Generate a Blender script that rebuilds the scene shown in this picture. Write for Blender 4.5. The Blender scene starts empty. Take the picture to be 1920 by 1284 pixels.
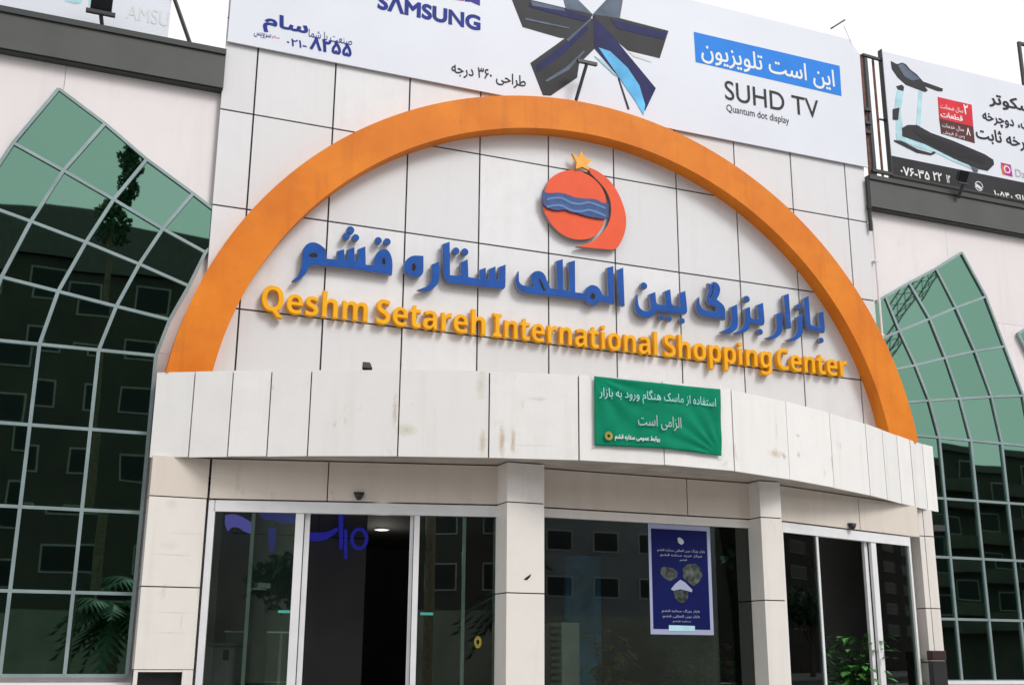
import bpy, bmesh, math, random
from mathutils import Vector, Matrix
from mathutils.geometry import delaunay_2d_cdt
random.seed(7)
R = math.radians
scene = bpy.context.scene
COL = scene.collection

# ------------------------------------------------------------------ camera
CX, CY, CZ = -2.2321, -15.8711, 1.6
FPX = 2145.70                                # focal length in pixels of a 1920 px wide picture
RIGHT = Vector((0.92659713, -0.37600126, 0.00638893))
UP = Vector((-0.10508749, -0.24258469, 0.96442174))
FWD = Vector((0.36107394, 0.89430181, 0.2642913))
cam = bpy.data.cameras.new('camera')
cam.sensor_width = 36.0
cam.lens = FPX / 1920 * 36
cam.clip_end = 2000
camo = bpy.data.objects.new('camera', cam)
COL.objects.link(camo)
m = Matrix((RIGHT, UP, -FWD)).transposed().to_4x4()
m.translation = (CX, CY, CZ)
camo.matrix_world = m
scene.camera = camo

# ------------------------------------------------------------------ sky, sun, exposure
world = bpy.data.worlds.new('World')
scene.world = world
world.use_nodes = True
nt = world.node_tree
nt.nodes.clear()
SUN_EL, SUN_AZ = 44, 151                     # veiled sun in front of the facade, to its right
sky = nt.nodes.new('ShaderNodeTexSky')
sky.sky_type = 'NISHITA'
sky.sun_disc = False
sky.sun_elevation = R(SUN_EL)
sky.sun_rotation = R(SUN_AZ)
sky.dust_density = 4.0
sky.ozone_density = 1.0
hs = nt.nodes.new('ShaderNodeHueSaturation')
hs.inputs['Saturation'].default_value = 0.10
bg = nt.nodes.new('ShaderNodeBackground')
bg.inputs['Strength'].default_value = 0.15
wo = nt.nodes.new('ShaderNodeOutputWorld')
nt.links.new(sky.outputs['Color'], hs.inputs['Color'])
cl = nt.nodes.new('ShaderNodeMix')            # an even veil of bright cloud in front of the blue
cl.data_type = 'RGBA'
cl.inputs[0].default_value = 0.86
cl.inputs[7].default_value = (6.0, 6.0, 6.1, 1)
nt.links.new(hs.outputs['Color'], cl.inputs[6])
nt.links.new(cl.outputs[2], bg.inputs['Color'])
nt.links.new(bg.outputs['Background'], wo.inputs['Surface'])
sl = bpy.data.lights.new('sun', 'SUN')
sl.energy = 1.45
sl.angle = R(19)
sl.color = (1.0, 0.975, 0.945)
so = bpy.data.objects.new('sun', sl)
COL.objects.link(so)
sd = Vector((math.sin(R(SUN_AZ)) * math.cos(R(SUN_EL)), math.cos(R(SUN_AZ)) * math.cos(R(SUN_EL)), math.sin(R(SUN_EL))))
so.rotation_euler = sd.to_track_quat('Z', 'Y').to_euler()
scene.view_settings.view_transform = 'Standard'
scene.view_settings.look = 'None'
scene.view_settings.exposure = 0.36
scene.view_settings.gamma = 1.0
scene.cycles.max_bounces = 8
scene.cycles.transparent_max_bounces = 16

# ------------------------------------------------------------------ materials
def new_mat(name):
    mt = bpy.data.materials.new(name)
    mt.use_nodes = True
    b = mt.node_tree.nodes['Principled BSDF']
    return mt, mt.node_tree, b

def mix(t, a, b, fac, mode='MIX'):
    n = t.nodes.new('ShaderNodeMix')
    n.data_type = 'RGBA'
    n.blend_type = mode
    for i, v in ((0, fac), (6, a), (7, b)):
        if isinstance(v, bpy.types.NodeSocket):
            t.links.new(v, n.inputs[i])
        elif i == 0:
            n.inputs[0].default_value = v
        else:
            n.inputs[i].default_value = (*v, 1)
    return n.outputs[2]

def noise(t, scale, detail=4, rough=.55, stretch=None, dim=None):
    co = t.nodes.new('ShaderNodeTexCoord')
    n = t.nodes.new('ShaderNodeTexNoise')
    n.inputs['Scale'].default_value = scale
    n.inputs['Detail'].default_value = detail
    n.inputs['Roughness'].default_value = rough
    if stretch:
        mp = t.nodes.new('ShaderNodeMapping')
        mp.inputs['Scale'].default_value = stretch
        t.links.new(co.outputs['Object'], mp.inputs['Vector'])
        t.links.new(mp.outputs['Vector'], n.inputs['Vector'])
    else:
        t.links.new(co.outputs['Object'], n.inputs['Vector'])
    return n.outputs['Fac']

def ramp(t, fac, a, b):
    n = t.nodes.new('ShaderNodeMapRange')
    n.inputs['From Min'].default_value = a
    n.inputs['From Max'].default_value = b
    t.links.new(fac, n.inputs['Value'])
    return n.outputs['Result']

def bump(t, bs, fac, strength=.2, dist=.01):
    n = t.nodes.new('ShaderNodeBump')
    n.inputs['Strength'].default_value = strength
    n.inputs['Distance'].default_value = dist
    t.links.new(fac, n.inputs['Height'])
    t.links.new(n.outputs['Normal'], bs.inputs['Normal'])

def mat(name, col, rough=.5, metal=0, var=.12, scale=3.0, bmp=0.0, spec=.5):
    """plain surface with a little large scale unevenness"""
    mt, t, b = new_mat(name)
    b.inputs['Roughness'].default_value = rough
    b.inputs['Metallic'].default_value = metal
    b.inputs['Specular IOR Level'].default_value = spec
    n = noise(t, scale)
    c = mix(t, tuple(x * (1 - var) for x in col), tuple(min(1, x * (1 + var)) for x in col), ramp(t, n, .3, .7))
    t.links.new(c, b.inputs['Base Color'])
    if bmp:
        bump(t, b, noise(t, scale * 12, 6), bmp)
    return mt

# plan of the canopy front: straight runs of narrow panels at both ends, wide panels round the middle
CAN_PLAN = [Vector(p) for p in ((-1.05, -.20), (-.585, -.45), (-.12, -.71), (.35, -.935), (.83, -1.19), (1.91, -1.665), (3.03, -2.05), (4.19, -2.355), (5.40, -2.475),
            (6.55, -2.40), (7.70, -2.07), (8.80, -1.65), (9.84, -1.20), (10.42, -.90), (10.97, -.60), (11.47, -.34), (11.93, -.12), (12.28, .012))]
CAN_N, CAN_A = [], [0.0]
for i, p in enumerate(CAN_PLAN):
    d = (CAN_PLAN[min(i + 1, 17)] - CAN_PLAN[max(i - 1, 0)]).normalized()
    CAN_N.append(Vector((d.y, -d.x)))
    if i: CAN_A.append(CAN_A[-1] + (p - CAN_PLAN[i - 1]).length)
def can_hit(x, y, c=0):
    d = FWD * FPX + RIGHT * (x - 960) - UP * (y - 642)
    P = [p + n * c for p, n in zip(CAN_PLAN, CAN_N)]
    best = None
    for i in range(17):
        e = P[i + 1] - P[i]; w = P[i] - Vector((CX, CY)); det = d.x * e.y - d.y * e.x
        if abs(det) < 1e-9: continue
        k = (w.x * e.y - w.y * e.x) / det; f = (w.x * d.y - w.y * d.x) / det
        if k > 0 and (-.001 if i else -1) <= f <= (1.001 if i < 16 else 2):
            if best is None or k < best[0]: best = (k, CAN_A[i] + f * (CAN_A[i + 1] - CAN_A[i]), P[i] + e * f)
    k, a, p = best
    return a, CZ + d.z * k, p
def on_canopy(x, y):                          # place on the canopy front seen at a picture point
    a, z, p = can_hit(x, y)
    return (p.x, p.y, z)
def on_front(x, y):
    d = FWD * FPX + RIGHT * (x - 960) - UP * (y - 642)
    k = (-.36 - CY) / d.y
    return (CX + d.x * k, CY + d.y * k, CZ + d.z * k)
RUST, OLIVE, GREY = (.46, .30, .16), (.50, .47, .30), (.45, .44, .43)
# rust runs, sealant and old tape that the photograph shows: place, half width, half height, colour, strength
CANOPY_MARKS = [(on_canopy(*p), rx, rz, c, k) for p, rx, rz, c, k in (
    ((741, 770), .035, .24, RUST, .55), ((762, 806), .14, .09, OLIVE, .65), ((903, 722), .07, .22, OLIVE, .5), ((905, 830), .05, .20, RUST, .5),
    ((941, 826), .045, .24, RUST, .7), ((962, 826), .035, .2, RUST, .6), ((1010, 748), .16, .03, GREY, .4), ((1340, 852), .2, .02, GREY, .3),
    ((1455, 850), .16, .07, RUST, .6), ((1470, 856), .05, .05, RUST, .7), ((1496, 816), .06, .03, RUST, .5), ((1497, 852), .05, .05, RUST, .55),
    ((1455, 800), .03, .3, GREY, .3), ((1560, 868), .03, .12, OLIVE, .7), ((1636, 822), .02, .025, GREY, .8), ((1000, 835), .3, .015, GREY, .3))]
PILLAR_MARKS = [(on_front(*p), rx, rz, c, k) for p, rx, rz, c, k in (
    ((322, 944), .09, .07, GREY, .35), ((330, 1040), .34, .012, GREY, .4), ((350, 1000), .34, .012, GREY, .25), ((325, 1148), .34, .010, GREY, .4),
    ((325, 1186), .34, .010, GREY, .4), ((318, 1022), .12, .06, GREY, .25), ((372, 1110), .02, .2, OLIVE, .3), ((340, 1165), .015, .15, OLIVE, .35))]

def panel_mat(name, col, stain=(.30, .22, .13), amount=.5, streak=.5, rough=.38, island=.05, marks=()):
    """clad panels: every panel a little different, vertical dirt streaks and a few rusty stains"""
    mt, t, b = new_mat(name)
    b.inputs['Roughness'].default_value = rough
    geo = t.nodes.new('ShaderNodeNewGeometry')
    rnd = ramp(t, geo.outputs['Random Per Island'], 0, 1)
    c = mix(t, tuple(x * (1 - island) for x in col), tuple(min(1, x * (1 + island * .5)) for x in col), rnd)
    c = mix(t, c, tuple(x * .93 for x in col), ramp(t, noise(t, 3.2, 7, .68), .42, .78))
    f = ramp(t, noise(t, 1.0, 5, .6, (5, 5, .35)), .52, .85)
    mm = t.nodes.new('ShaderNodeMath'); mm.operation = 'MULTIPLY'; mm.inputs[1].default_value = streak
    t.links.new(f, mm.inputs[0])
    c = mix(t, c, tuple(x * .72 for x in (col[0], col[1] * .97, col[2] * .9)), mm.outputs[0])
    f2 = ramp(t, noise(t, 2.6, 6, .62, (1.5, 1.5, .7)), .64, .75)
    m2 = t.nodes.new('ShaderNodeMath'); m2.operation = 'MULTIPLY'; m2.inputs[1].default_value = amount
    t.links.new(f2, m2.inputs[0])
    c = mix(t, c, stain, m2.outputs[0])
    if marks:
        co = t.nodes.new('ShaderNodeTexCoord')
        rag = noise(t, 11, 5, .7)
        for p, rx, rz, mc, k in marks:
            mp = t.nodes.new('ShaderNodeMapping')
            mp.inputs['Location'].default_value = (-p[0] / rx, -p[1] / .8, -p[2] / rz)
            mp.inputs['Scale'].default_value = (1 / rx, 1 / .8, 1 / rz)
            t.links.new(co.outputs['Object'], mp.inputs['Vector'])
            ln = t.nodes.new('ShaderNodeVectorMath'); ln.operation = 'LENGTH'
            t.links.new(mp.outputs['Vector'], ln.inputs[0])
            ad = t.nodes.new('ShaderNodeMath'); ad.operation = 'MULTIPLY_ADD'; ad.inputs[1].default_value = 2.2; 
            t.links.new(rag, ad.inputs[0]); t.links.new(ln.outputs['Value'], ad.inputs[2])
            f_ = ramp(t, ad.outputs[0], 2.2, 1.2)
            mk = t.nodes.new('ShaderNodeMath'); mk.operation = 'MULTIPLY'; mk.inputs[1].default_value = k
            t.links.new(f_, mk.inputs[0])
            c = mix(t, c, mc, mk.outputs[0])
    t.links.new(c, b.inputs['Base Color'])
    bump(t, b, noise(t, 1.3, 2), .12, .02)
    return mt

M = {}
M['tile'] = panel_mat('white_cladding', (.71, .71, .72), (.5, .46, .40), .25, .25, island=.09)
M['canopy'] = panel_mat('canopy_panels', (.83, .815, .795), (.42, .30, .17), .45, .35, marks=CANOPY_MARKS)
M['pillar'] = panel_mat('pillar_cladding', (.78, .74, .695), (.45, .36, .25), .35, .4, marks=PILLAR_MARKS)
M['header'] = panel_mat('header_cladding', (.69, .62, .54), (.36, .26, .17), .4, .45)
M['seam'] = mat('dark_seam', (.035, .033, .035), .8)
M['soffit'] = mat('soffit_paint', (.45, .40, .35), .7, var=.2)
M['stone'] = panel_mat('pale_pink_stone', (.80, .75, .75), (.62, .55, .53), .5, .35, .6, island=.08)
M['parapet'] = mat('grey_green_metal', (.062, .066, .06), .55, 0, .15, 1.5)
M['parapet_cap'] = mat('dark_green_metal', (.025, .032, .03), .5)
M['orange'] = None
M['blue'] = mat('blue_acrylic', (.006, .075, .34), .35, var=.15, scale=5, spec=.22)
M['letter_side'] = mat('grey_letter_side', (.22, .22, .25), .5)  # sides coloured grey to imitate the white wall reflected in them
M['yellow'] = mat('yellow_acrylic', (.86, .41, .010), .4, var=.08, scale=6, spec=.2)
M['coral'] = mat('coral_acrylic', (.80, .105, .038), .4, var=.06, scale=4, spec=.2)
M['wave_blue'] = mat('wave_blue', (.012, .05, .20), .3, var=.4, scale=7)
M['wave_light'] = mat('wave_light_blue', (.06, .18, .40), .3)
M['star'] = mat('star_yellow', (.85, .36, .01), .35)
M['alu'] = mat('white_aluminium', (.74, .74, .75), .35, 0, .06)
M['mullion'] = mat('blue_grey_aluminium', (.27, .345, .35), .35, .3, .15, 2)
M['edge_glass'] = mat('green_glass_edge', (.80, .92, .86), .3)
M['black'] = mat('black_metal', (.012, .012, .013), .45)
M['dark'] = mat('dark_plastic', (.02, .02, .022), .4)
M['rust'] = mat('rusty_steel', (.16, .055, .035), .75, 0, .4, 9)
M['vinyl'] = mat('white_vinyl', (.69, .715, .785), .5, 0, .03, .7)
M['green_cloth'] = mat('green_cloth', (.004, .215, .115), .8, 0, .12, 4, spec=.1)
M['print_white'] = mat('white_print', (.8, .82, .8), .6, var=.02, spec=.15)
M['print_grey'] = mat('grey_print', (.45, .48, .5), .6, var=.05, spec=.15)
M['print_pale'] = mat('pale_grey_print', (.68, .70, .72), .6, var=.05, spec=.15)
M['print_black'] = mat('black_print', (.02, .02, .024), .5, var=.05, spec=.15)
M['print_navy'] = mat('navy_print', (.014, .016, .09), .5, var=.3, scale=4, spec=.15)
M['print_indigo'] = mat('indigo_print', (.05, .04, .28), .5, spec=.15)
M['print_samsung'] = mat('blue_print', (.014, .03, .24), .5, spec=.15)
M['print_sky'] = mat('sky_blue_print', (.02, .22, .74), .5, var=.05, spec=.15)
M['print_dark'] = mat('charcoal_print', (.011, .010, .014), .5, var=.45, scale=2.2, spec=.25)
M['print_steel'] = mat('steel_print', (.10, .13, .18), .5, var=.4, scale=2, spec=.15)
M['print_cyan'] = mat('cyan_print', (.12, .45, .80), .5, var=.3, scale=2, spec=.15)
M['print_aqua'] = mat('pale_aqua_print', (.42, .66, .72), .5, var=.2, spec=.15)
M['print_red'] = mat('red_print', (.66, .03, .05), .5, spec=.15)
M['print_maroon'] = mat('maroon_print', (.10, .03, .03), .5, spec=.15)
M['print_magenta'] = mat('magenta_print', (.45, .03, .25), .5, spec=.15)
M['print_photo'] = mat('photo_print', (.18, .20, .22), .6, var=.95, scale=14, spec=.15)
M['poster'] = mat('poster_blue', (.004, .008, .085), .5, var=.1, spec=.12)
M['poster_photo'] = mat('poster_photo', (.06, .07, .065), .6, var=1.0, scale=11, spec=.15)
M['poster_rim'] = mat('poster_rim', (.34, .37, .52), .5, var=.03)
M['floor'] = mat('dark_granite_floor', (.06, .06, .06), .25)
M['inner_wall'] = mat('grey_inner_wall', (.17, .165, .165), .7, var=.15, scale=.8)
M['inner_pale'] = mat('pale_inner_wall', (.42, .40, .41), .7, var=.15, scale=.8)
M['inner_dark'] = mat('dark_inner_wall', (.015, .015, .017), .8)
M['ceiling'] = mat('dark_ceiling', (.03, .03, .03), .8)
M['counter'] = mat('grey_counter', (.22, .22, .23), .4)
M['cabinet'] = mat('white_cabinet', (.78, .78, .76), .5)
M['teal'] = mat('teal_sticker', (.06, .35, .28), .5)
M['blue_panel'] = mat('blue_reflection_panel', (.02, .19, .36), .4, var=.6, scale=1.6)
M['leaf'] = mat('leaf_green', (.07, .23, .05), .5, 0, .5, 8)
M['leaf_dark'] = mat('leaf_dark_green', (.02, .07, .025), .5, 0, .5, 8)
M['leaf_yellow'] = mat('leaf_yellow', (.32, .25, .03), .6, 0, .4, 10)
M['flower'] = mat('orange_flower', (.60, .11, .03), .6)
M['terracotta'] = mat('terracotta', (.25, .10, .05), .8)
M['white_pot'] = mat('white_pot', (.45, .45, .44), .4)
M['bark'] = mat('palm_bark', (.13, .095, .065), .9, 0, .4, 10, .4)
M['asphalt'] = mat('asphalt', (.05, .05, .052), .9, 0, .2, 6, .3)
M['pavement'] = mat('pavement', (.34, .335, .33), .85, 0, .15, 4, .2)
M['ground'] = mat('dry_ground', (.27, .23, .18), .95, 0, .2, .3)
M['brick_dark'] = mat('brown_render', (.05, .042, .036), .9, 0, .2, .5)
M['render_grey'] = mat('grey_render', (.15, .15, .16), .9, 0, .2, .5)
M['render_tan'] = mat('tan_render', (.20, .19, .16), .9, 0, .2, .5)
M['win_dark'] = mat('dark_window', (.012, .014, .016), .3, spec=.2)
M['balcony'] = mat('dark_balcony', (.075, .063, .055), .9, 0, .3, .6)
M['frame_pale'] = mat('pale_window_frame', (.30, .28, .26), .8)
M['roof_edge'] = mat('concrete_edge', (.09, .085, .08), .9)

def emis(name, col, s):
    mt, t, b = new_mat(name)
    b.inputs['Base Color'].default_value = (*col, 1)
    b.inputs['Emission Color'].default_value = (*col, 1)
    b.inputs['Emission Strength'].default_value = s
    return mt
M['lamp'] = emis('ceiling_lamp', (1, .93, .82), .8)
M['neon'] = emis('blue_neon', (.035, .035, .55), .20)
M['neon_pale'] = emis('violet_neon', (.16, .14, .62), .38)

# orange painted arch, weathered in random redder patches and streaks
mt, t, b = new_mat('orange_paint')
b.inputs['Roughness'].default_value = .5
b.inputs['Specular IOR Level'].default_value = .2
n1 = ramp(t, noise(t, 1.1, 5, .6), .36, .72)
c = mix(t, (.77, .23, .016), (.63, .16, .011), n1)
n2 = ramp(t, noise(t, 5.0, 6, .7), .55, .75)
mm = t.nodes.new('ShaderNodeMath'); mm.operation = 'MULTIPLY'; mm.inputs[1].default_value = .5
t.links.new(n2, mm.inputs[0])
c = mix(t, c, (.50, .16, .04), mm.outputs[0])
n3 = ramp(t, noise(t, 1.0, 4, .6, (6, 6, .5)), .55, .8)
m3 = t.nodes.new('ShaderNodeMath'); m3.operation = 'MULTIPLY'; m3.inputs[1].default_value = .45
t.links.new(n3, m3.inputs[0])
c = mix(t, c, (.42, .12, .02), m3.outputs[0])
t.links.new(c, b.inputs['Base Color'])
bump(t, b, noise(t, 9, 4), .08)
M['orange'] = mt

# coated green glass of the wings: mirrors the street, nothing is seen through it
mt, t, b = new_mat('coated_green_glass')
b.inputs['Metallic'].default_value = 1
b.inputs['Roughness'].default_value = .015
geo = t.nodes.new('ShaderNodeNewGeometry')
c = mix(t, (.125, .245, .185), (.15, .275, .215), geo.outputs['Random Per Island'])
t.links.new(c, b.inputs['Base Color'])
b.inputs['Specular Tint'].default_value = (.25, .45, .35, 1)
bump(t, b, noise(t, .9, 1, .4), .06, .02)
M['green_glass'] = mt

def clear_glass(name, tint, f0):
    mt = bpy.data.materials.new(name)
    mt.use_nodes = True
    t = mt.node_tree
    t.nodes.clear()
    out = t.nodes.new('ShaderNodeOutputMaterial')
    tr = t.nodes.new('ShaderNodeBsdfTransparent'); tr.inputs['Color'].default_value = (*tint, 1)
    gl = t.nodes.new('ShaderNodeBsdfGlossy'); gl.inputs['Roughness'].default_value = .01
    gl.inputs['Color'].default_value = (.85, .95, .92, 1)
    fr = t.nodes.new('ShaderNodeFresnel'); fr.inputs['IOR'].default_value = f0
    mx = t.nodes.new('ShaderNodeMixShader')
    t.links.new(fr.outputs[0], mx.inputs[0]); t.links.new(tr.outputs[0], mx.inputs[1]); t.links.new(gl.outputs[0], mx.inputs[2])
    t.links.new(mx.outputs[0], out.inputs['Surface'])
    return mt
M['clear_glass'] = clear_glass('clear_shop_glass', (.84, .91, .88), 1.85)

# ------------------------------------------------------------------ surfaces things are laid out on
class Plane:
    """vertical plane through o, running along the horizontal direction u; a along u, b = world height, c out of it"""
    def __init__(s, o, u):
        s.o = Vector((o[0], o[1], 0)); s.u = Vector((u[0], u[1], 0)).normalized()
        s.n = Vector((s.u.y, -s.u.x, 0))
    def at(s, a, b, c=0):
        return s.o + s.u * a + s.n * c + Vector((0, 0, b))
    def hit(s, x, y, c=0):
        d = FWD * FPX + RIGHT * (x - 960) - UP * (y - 642)
        C0 = Vector((CX, CY, CZ)); o = s.o + s.n * c
        k = (o - C0).dot(s.n) / d.dot(s.n)
        p = C0 + d * k
        return ((p - s.o).dot(s.u), p.z)

class CanopyFace:
    """the bent canopy front: a = run along its plan, b = height, c outwards"""
    def at(s, a, b, c=0):
        i = 0
        while i < 16 and CAN_A[i + 1] < a: i += 1
        f = (a - CAN_A[i]) / (CAN_A[i + 1] - CAN_A[i])
        p = CAN_PLAN[i].lerp(CAN_PLAN[i + 1], f) + CAN_N[i].lerp(CAN_N[i + 1], f) * c
        return Vector((p.x, p.y, b))
    def hit(s, x, y, c=0): return can_hit(x, y, c)[:2]

FAC = Plane((0, 0), (1, 0))                  # the tiled facade
WING = Plane((0, .10), (1, 0))               # the stone wings, a hand's breadth behind it
CAN = CanopyFace()                           # the curved canopy
LD = Plane((-.28, -.36), (3.78, -1.05))      # left doors
MW = Plane((0, -1.42), (1, 0))               # shop window between the pillars
RD = Plane((7.90, -1.45), (3.42, 1.03))      # right doors
FRONT = Plane((0, -.36), (1, 0))             # end pillars

# ------------------------------------------------------------------ object helpers
def tag(o, label=None, cat=None, group=None, kind=None):
    if label: o['label'] = label
    if cat: o['category'] = cat
    if group: o['group'] = group
    if kind: o['kind'] = kind
    return o

def thing(name, loc, label, cat, group=None):
    o = bpy.data.objects.new(name, None)
    o.empty_display_size = .2
    COL.objects.link(o)
    o.location = loc
    return tag(o, label, cat, group)

def link(name, me, material, parent=None, smooth=False):
    o = bpy.data.objects.new(name, me)
    COL.objects.link(o)
    if material is not None:
        if len(me.materials): me.materials.clear()
        for k in (material if isinstance(material, (list, tuple)) else [material]):
            me.materials.append(k)
    if smooth:
        for p in me.polygons: p.use_smooth = True
    if parent is not None:
        o.parent = parent
        if parent.type == 'EMPTY':
            o.matrix_parent_inverse = Matrix.Translation(-parent.location)
    return o

class MB:
    def __init__(s): s.bm = bmesh.new()
    def hexa(s, pts, mi=0):
        v = [s.bm.verts.new(p) for p in pts]
        for f in ((0, 3, 2, 1), (4, 5, 6, 7), (0, 1, 5, 4), (1, 2, 6, 5), (2, 3, 7, 6), (3, 0, 4, 7)):
            s.bm.faces.new([v[i] for i in f]).material_index = mi
    def box(s, sf, a0, a1, b0, b1, c0, c1, seg=1, mi=0):
        """box on a surface; seg > 1 follows its curve as one connected piece"""
        if seg == 1:
            s.hexa([sf.at(a0, b0, c1), sf.at(a1, b0, c1), sf.at(a1, b0, c0), sf.at(a0, b0, c0),
                    sf.at(a0, b1, c1), sf.at(a1, b1, c1), sf.at(a1, b1, c0), sf.at(a0, b1, c0)], mi)
            return
        rows = []
        for i in range(seg + 1):
            a = a0 + (a1 - a0) * i / seg
            rows.append([s.bm.verts.new(sf.at(a, b, c)) for b, c in ((b0, c1), (b1, c1), (b1, c0), (b0, c0))])
        for p, q in zip(rows, rows[1:]):
            for k in range(4):
                s.bm.faces.new((p[k], q[k], q[(k + 1) % 4], p[(k + 1) % 4])).material_index = mi
        s.bm.faces.new(rows[0]); s.bm.faces.new(rows[-1][::-1])
    def wbox(s, x0, x1, y0, y1, z0, z1, mi=0):
        s.hexa([(x0, y0, z0), (x1, y0, z0), (x1, y1, z0), (x0, y1, z0), (x0, y0, z1), (x1, y0, z1), (x1, y1, z1), (x0, y1, z1)], mi)
    def bar(s, p, q, w, h=None, up=(0, 0, 1), mi=0):
        p, q = Vector(p), Vector(q); h = h or w
        d = (q - p).normalized(); x = d.cross(Vector(up))
        if x.length < 1e-4: x = d.cross(Vector((0, 1, 0)))
        x.normalize(); y = x.cross(d)
        o = [x * w / 2 * i + y * h / 2 * j for i, j in ((-1, -1), (1, -1), (1, 1), (-1, 1))]
        s.hexa([p + k for k in o] + [q + k for k in o], mi)
    def tube(s, pts, r, n=8, caps=True):
        pts = [Vector(p) for p in pts]
        rr = r if isinstance(r, (list, tuple)) else [r] * len(pts)
        rings = []
        for i, p in enumerate(pts):
            d = (pts[min(i + 1, len(pts) - 1)] - pts[max(i - 1, 0)]).normalized()
            x = d.cross(Vector((0, 0, 1)) if abs(d.z) < .95 else Vector((0, 1, 0))).normalized(); y = x.cross(d)
            rings.append([s.bm.verts.new(p + (x * math.cos(k * 2 * math.pi / n) + y * math.sin(k * 2 * math.pi / n)) * rr[i]) for k in range(n)])
        for A, B in zip(rings, rings[1:]):
            for k in range(n): s.bm.faces.new((A[k], A[(k + 1) % n], B[(k + 1) % n], B[k]))
        if caps: s.bm.faces.new(rings[0][::-1]); s.bm.faces.new(rings[-1])
    def lathe(s, o, prof, n=16):
        o = Vector(o); rings = []
        for r, z in prof:
            rings.append([s.bm.verts.new(o + Vector((r * math.cos(k * 2 * math.pi / n), r * math.sin(k * 2 * math.pi / n), z))) for k in range(n)])
        for A, B in zip(rings, rings[1:]):
            for k in range(n): s.bm.faces.new((A[k], A[(k + 1) % n], B[(k + 1) % n], B[k]))
        s.bm.faces.new(rings[0][::-1]); s.bm.faces.new(rings[-1])
    def face(s, pts, mi=0):
        s.bm.faces.new([s.bm.verts.new(p) for p in pts]).material_index = mi
    def build(s, name, material, parent=None, smooth=False, bevel=0):
        bmesh.ops.recalc_face_normals(s.bm, faces=s.bm.faces)
        if bevel:
            bmesh.ops.bevel(s.bm, geom=s.bm.edges[:], offset=bevel, segments=1, affect='EDGES')
        me = bpy.data.meshes.new(name)
        s.bm.to_mesh(me); s.bm.free()
        return link(name, me, material, parent, smooth)

def curve_mesh(cu):
    o = bpy.data.objects.new('tmp', cu)
    COL.objects.link(o)
    dg = bpy.context.evaluated_depsgraph_get()
    me = bpy.data.meshes.new_from_object(o.evaluated_get(dg))
    bpy.data.objects.remove(o); bpy.data.curves.remove(cu)
    return me

def slab(name, sf, outlines, c0, c1, material, parent=None, bevel=0.0, smooth_pts=False):
    """flat shape with real thickness, outlines given in surface coordinates; inner outlines cut holes"""
    cu = bpy.data.curves.new(name, 'CURVE')
    cu.dimensions = '2D'; cu.fill_mode = 'BOTH'
    cu.extrude = max((c1 - c0) / 2 - bevel, 1e-5); cu.bevel_depth = bevel; cu.bevel_resolution = 1
    if bevel: cu.offset = -bevel
    for ol in outlines:
        sp = cu.splines.new('POLY'); sp.points.add(len(ol) - 1)
        for p, q in zip(sp.points, ol): p.co = (q[0], q[1], 0, 1)
        sp.use_cyclic_u = True
    me = curve_mesh(cu); me.name = name
    z0 = (c0 + c1) / 2
    for v in me.vertices: v.co = sf.at(v.co.x, v.co.y, z0 + v.co.z)
    mats = material if isinstance(material, (list, tuple)) else None
    o = link(name, me, material, parent)
    if mats and len(mats) > 1:                # second material on the sides
        for p in me.polygons:
            nrm = p.normal
            f = (sf.at(p.center.x, 0, 1) - sf.at(p.center.x, 0, 0)) if isinstance(sf, Plane) else nrm
            if abs(nrm.dot(f)) < .5: p.material_index = 1
    return o

def smooth_poly(pts, n=3):
    """round a traced outline a little (Catmull-Rom where the turn is gentle)"""
    out = []; N = len(pts)
    for i in range(N):
        p0, p1, p2, p3 = (Vector(pts[(i + k) % N]) for k in (-1, 0, 1, 2))
        def turn(a, b, c):
            u, v = b - a, c - b
            return u.angle(v) if u.length > 0 and v.length > 0 else 0
        s1 = turn(p0, p1, p2) < R(50); s2 = turn(p1, p2, p3) < R(50)
        m1 = (p2 - p0) / 2 if s1 else (p2 - p1); m2 = (p3 - p1) / 2 if s2 else (p2 - p1)
        L = (p2 - p1).length
        if m1.length > L: m1 *= L / m1.length
        if m2.length > L: m2 *= L / m2.length
        for k in range(n):
            t = k / n
            h = (2 * t**3 - 3 * t**2 + 1) * p1 + (t**3 - 2 * t**2 + t) * m1 + (-2 * t**3 + 3 * t**2) * p2 + (t**3 - t**2) * m2
            out.append((h.x, h.y))
    return out

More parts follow.
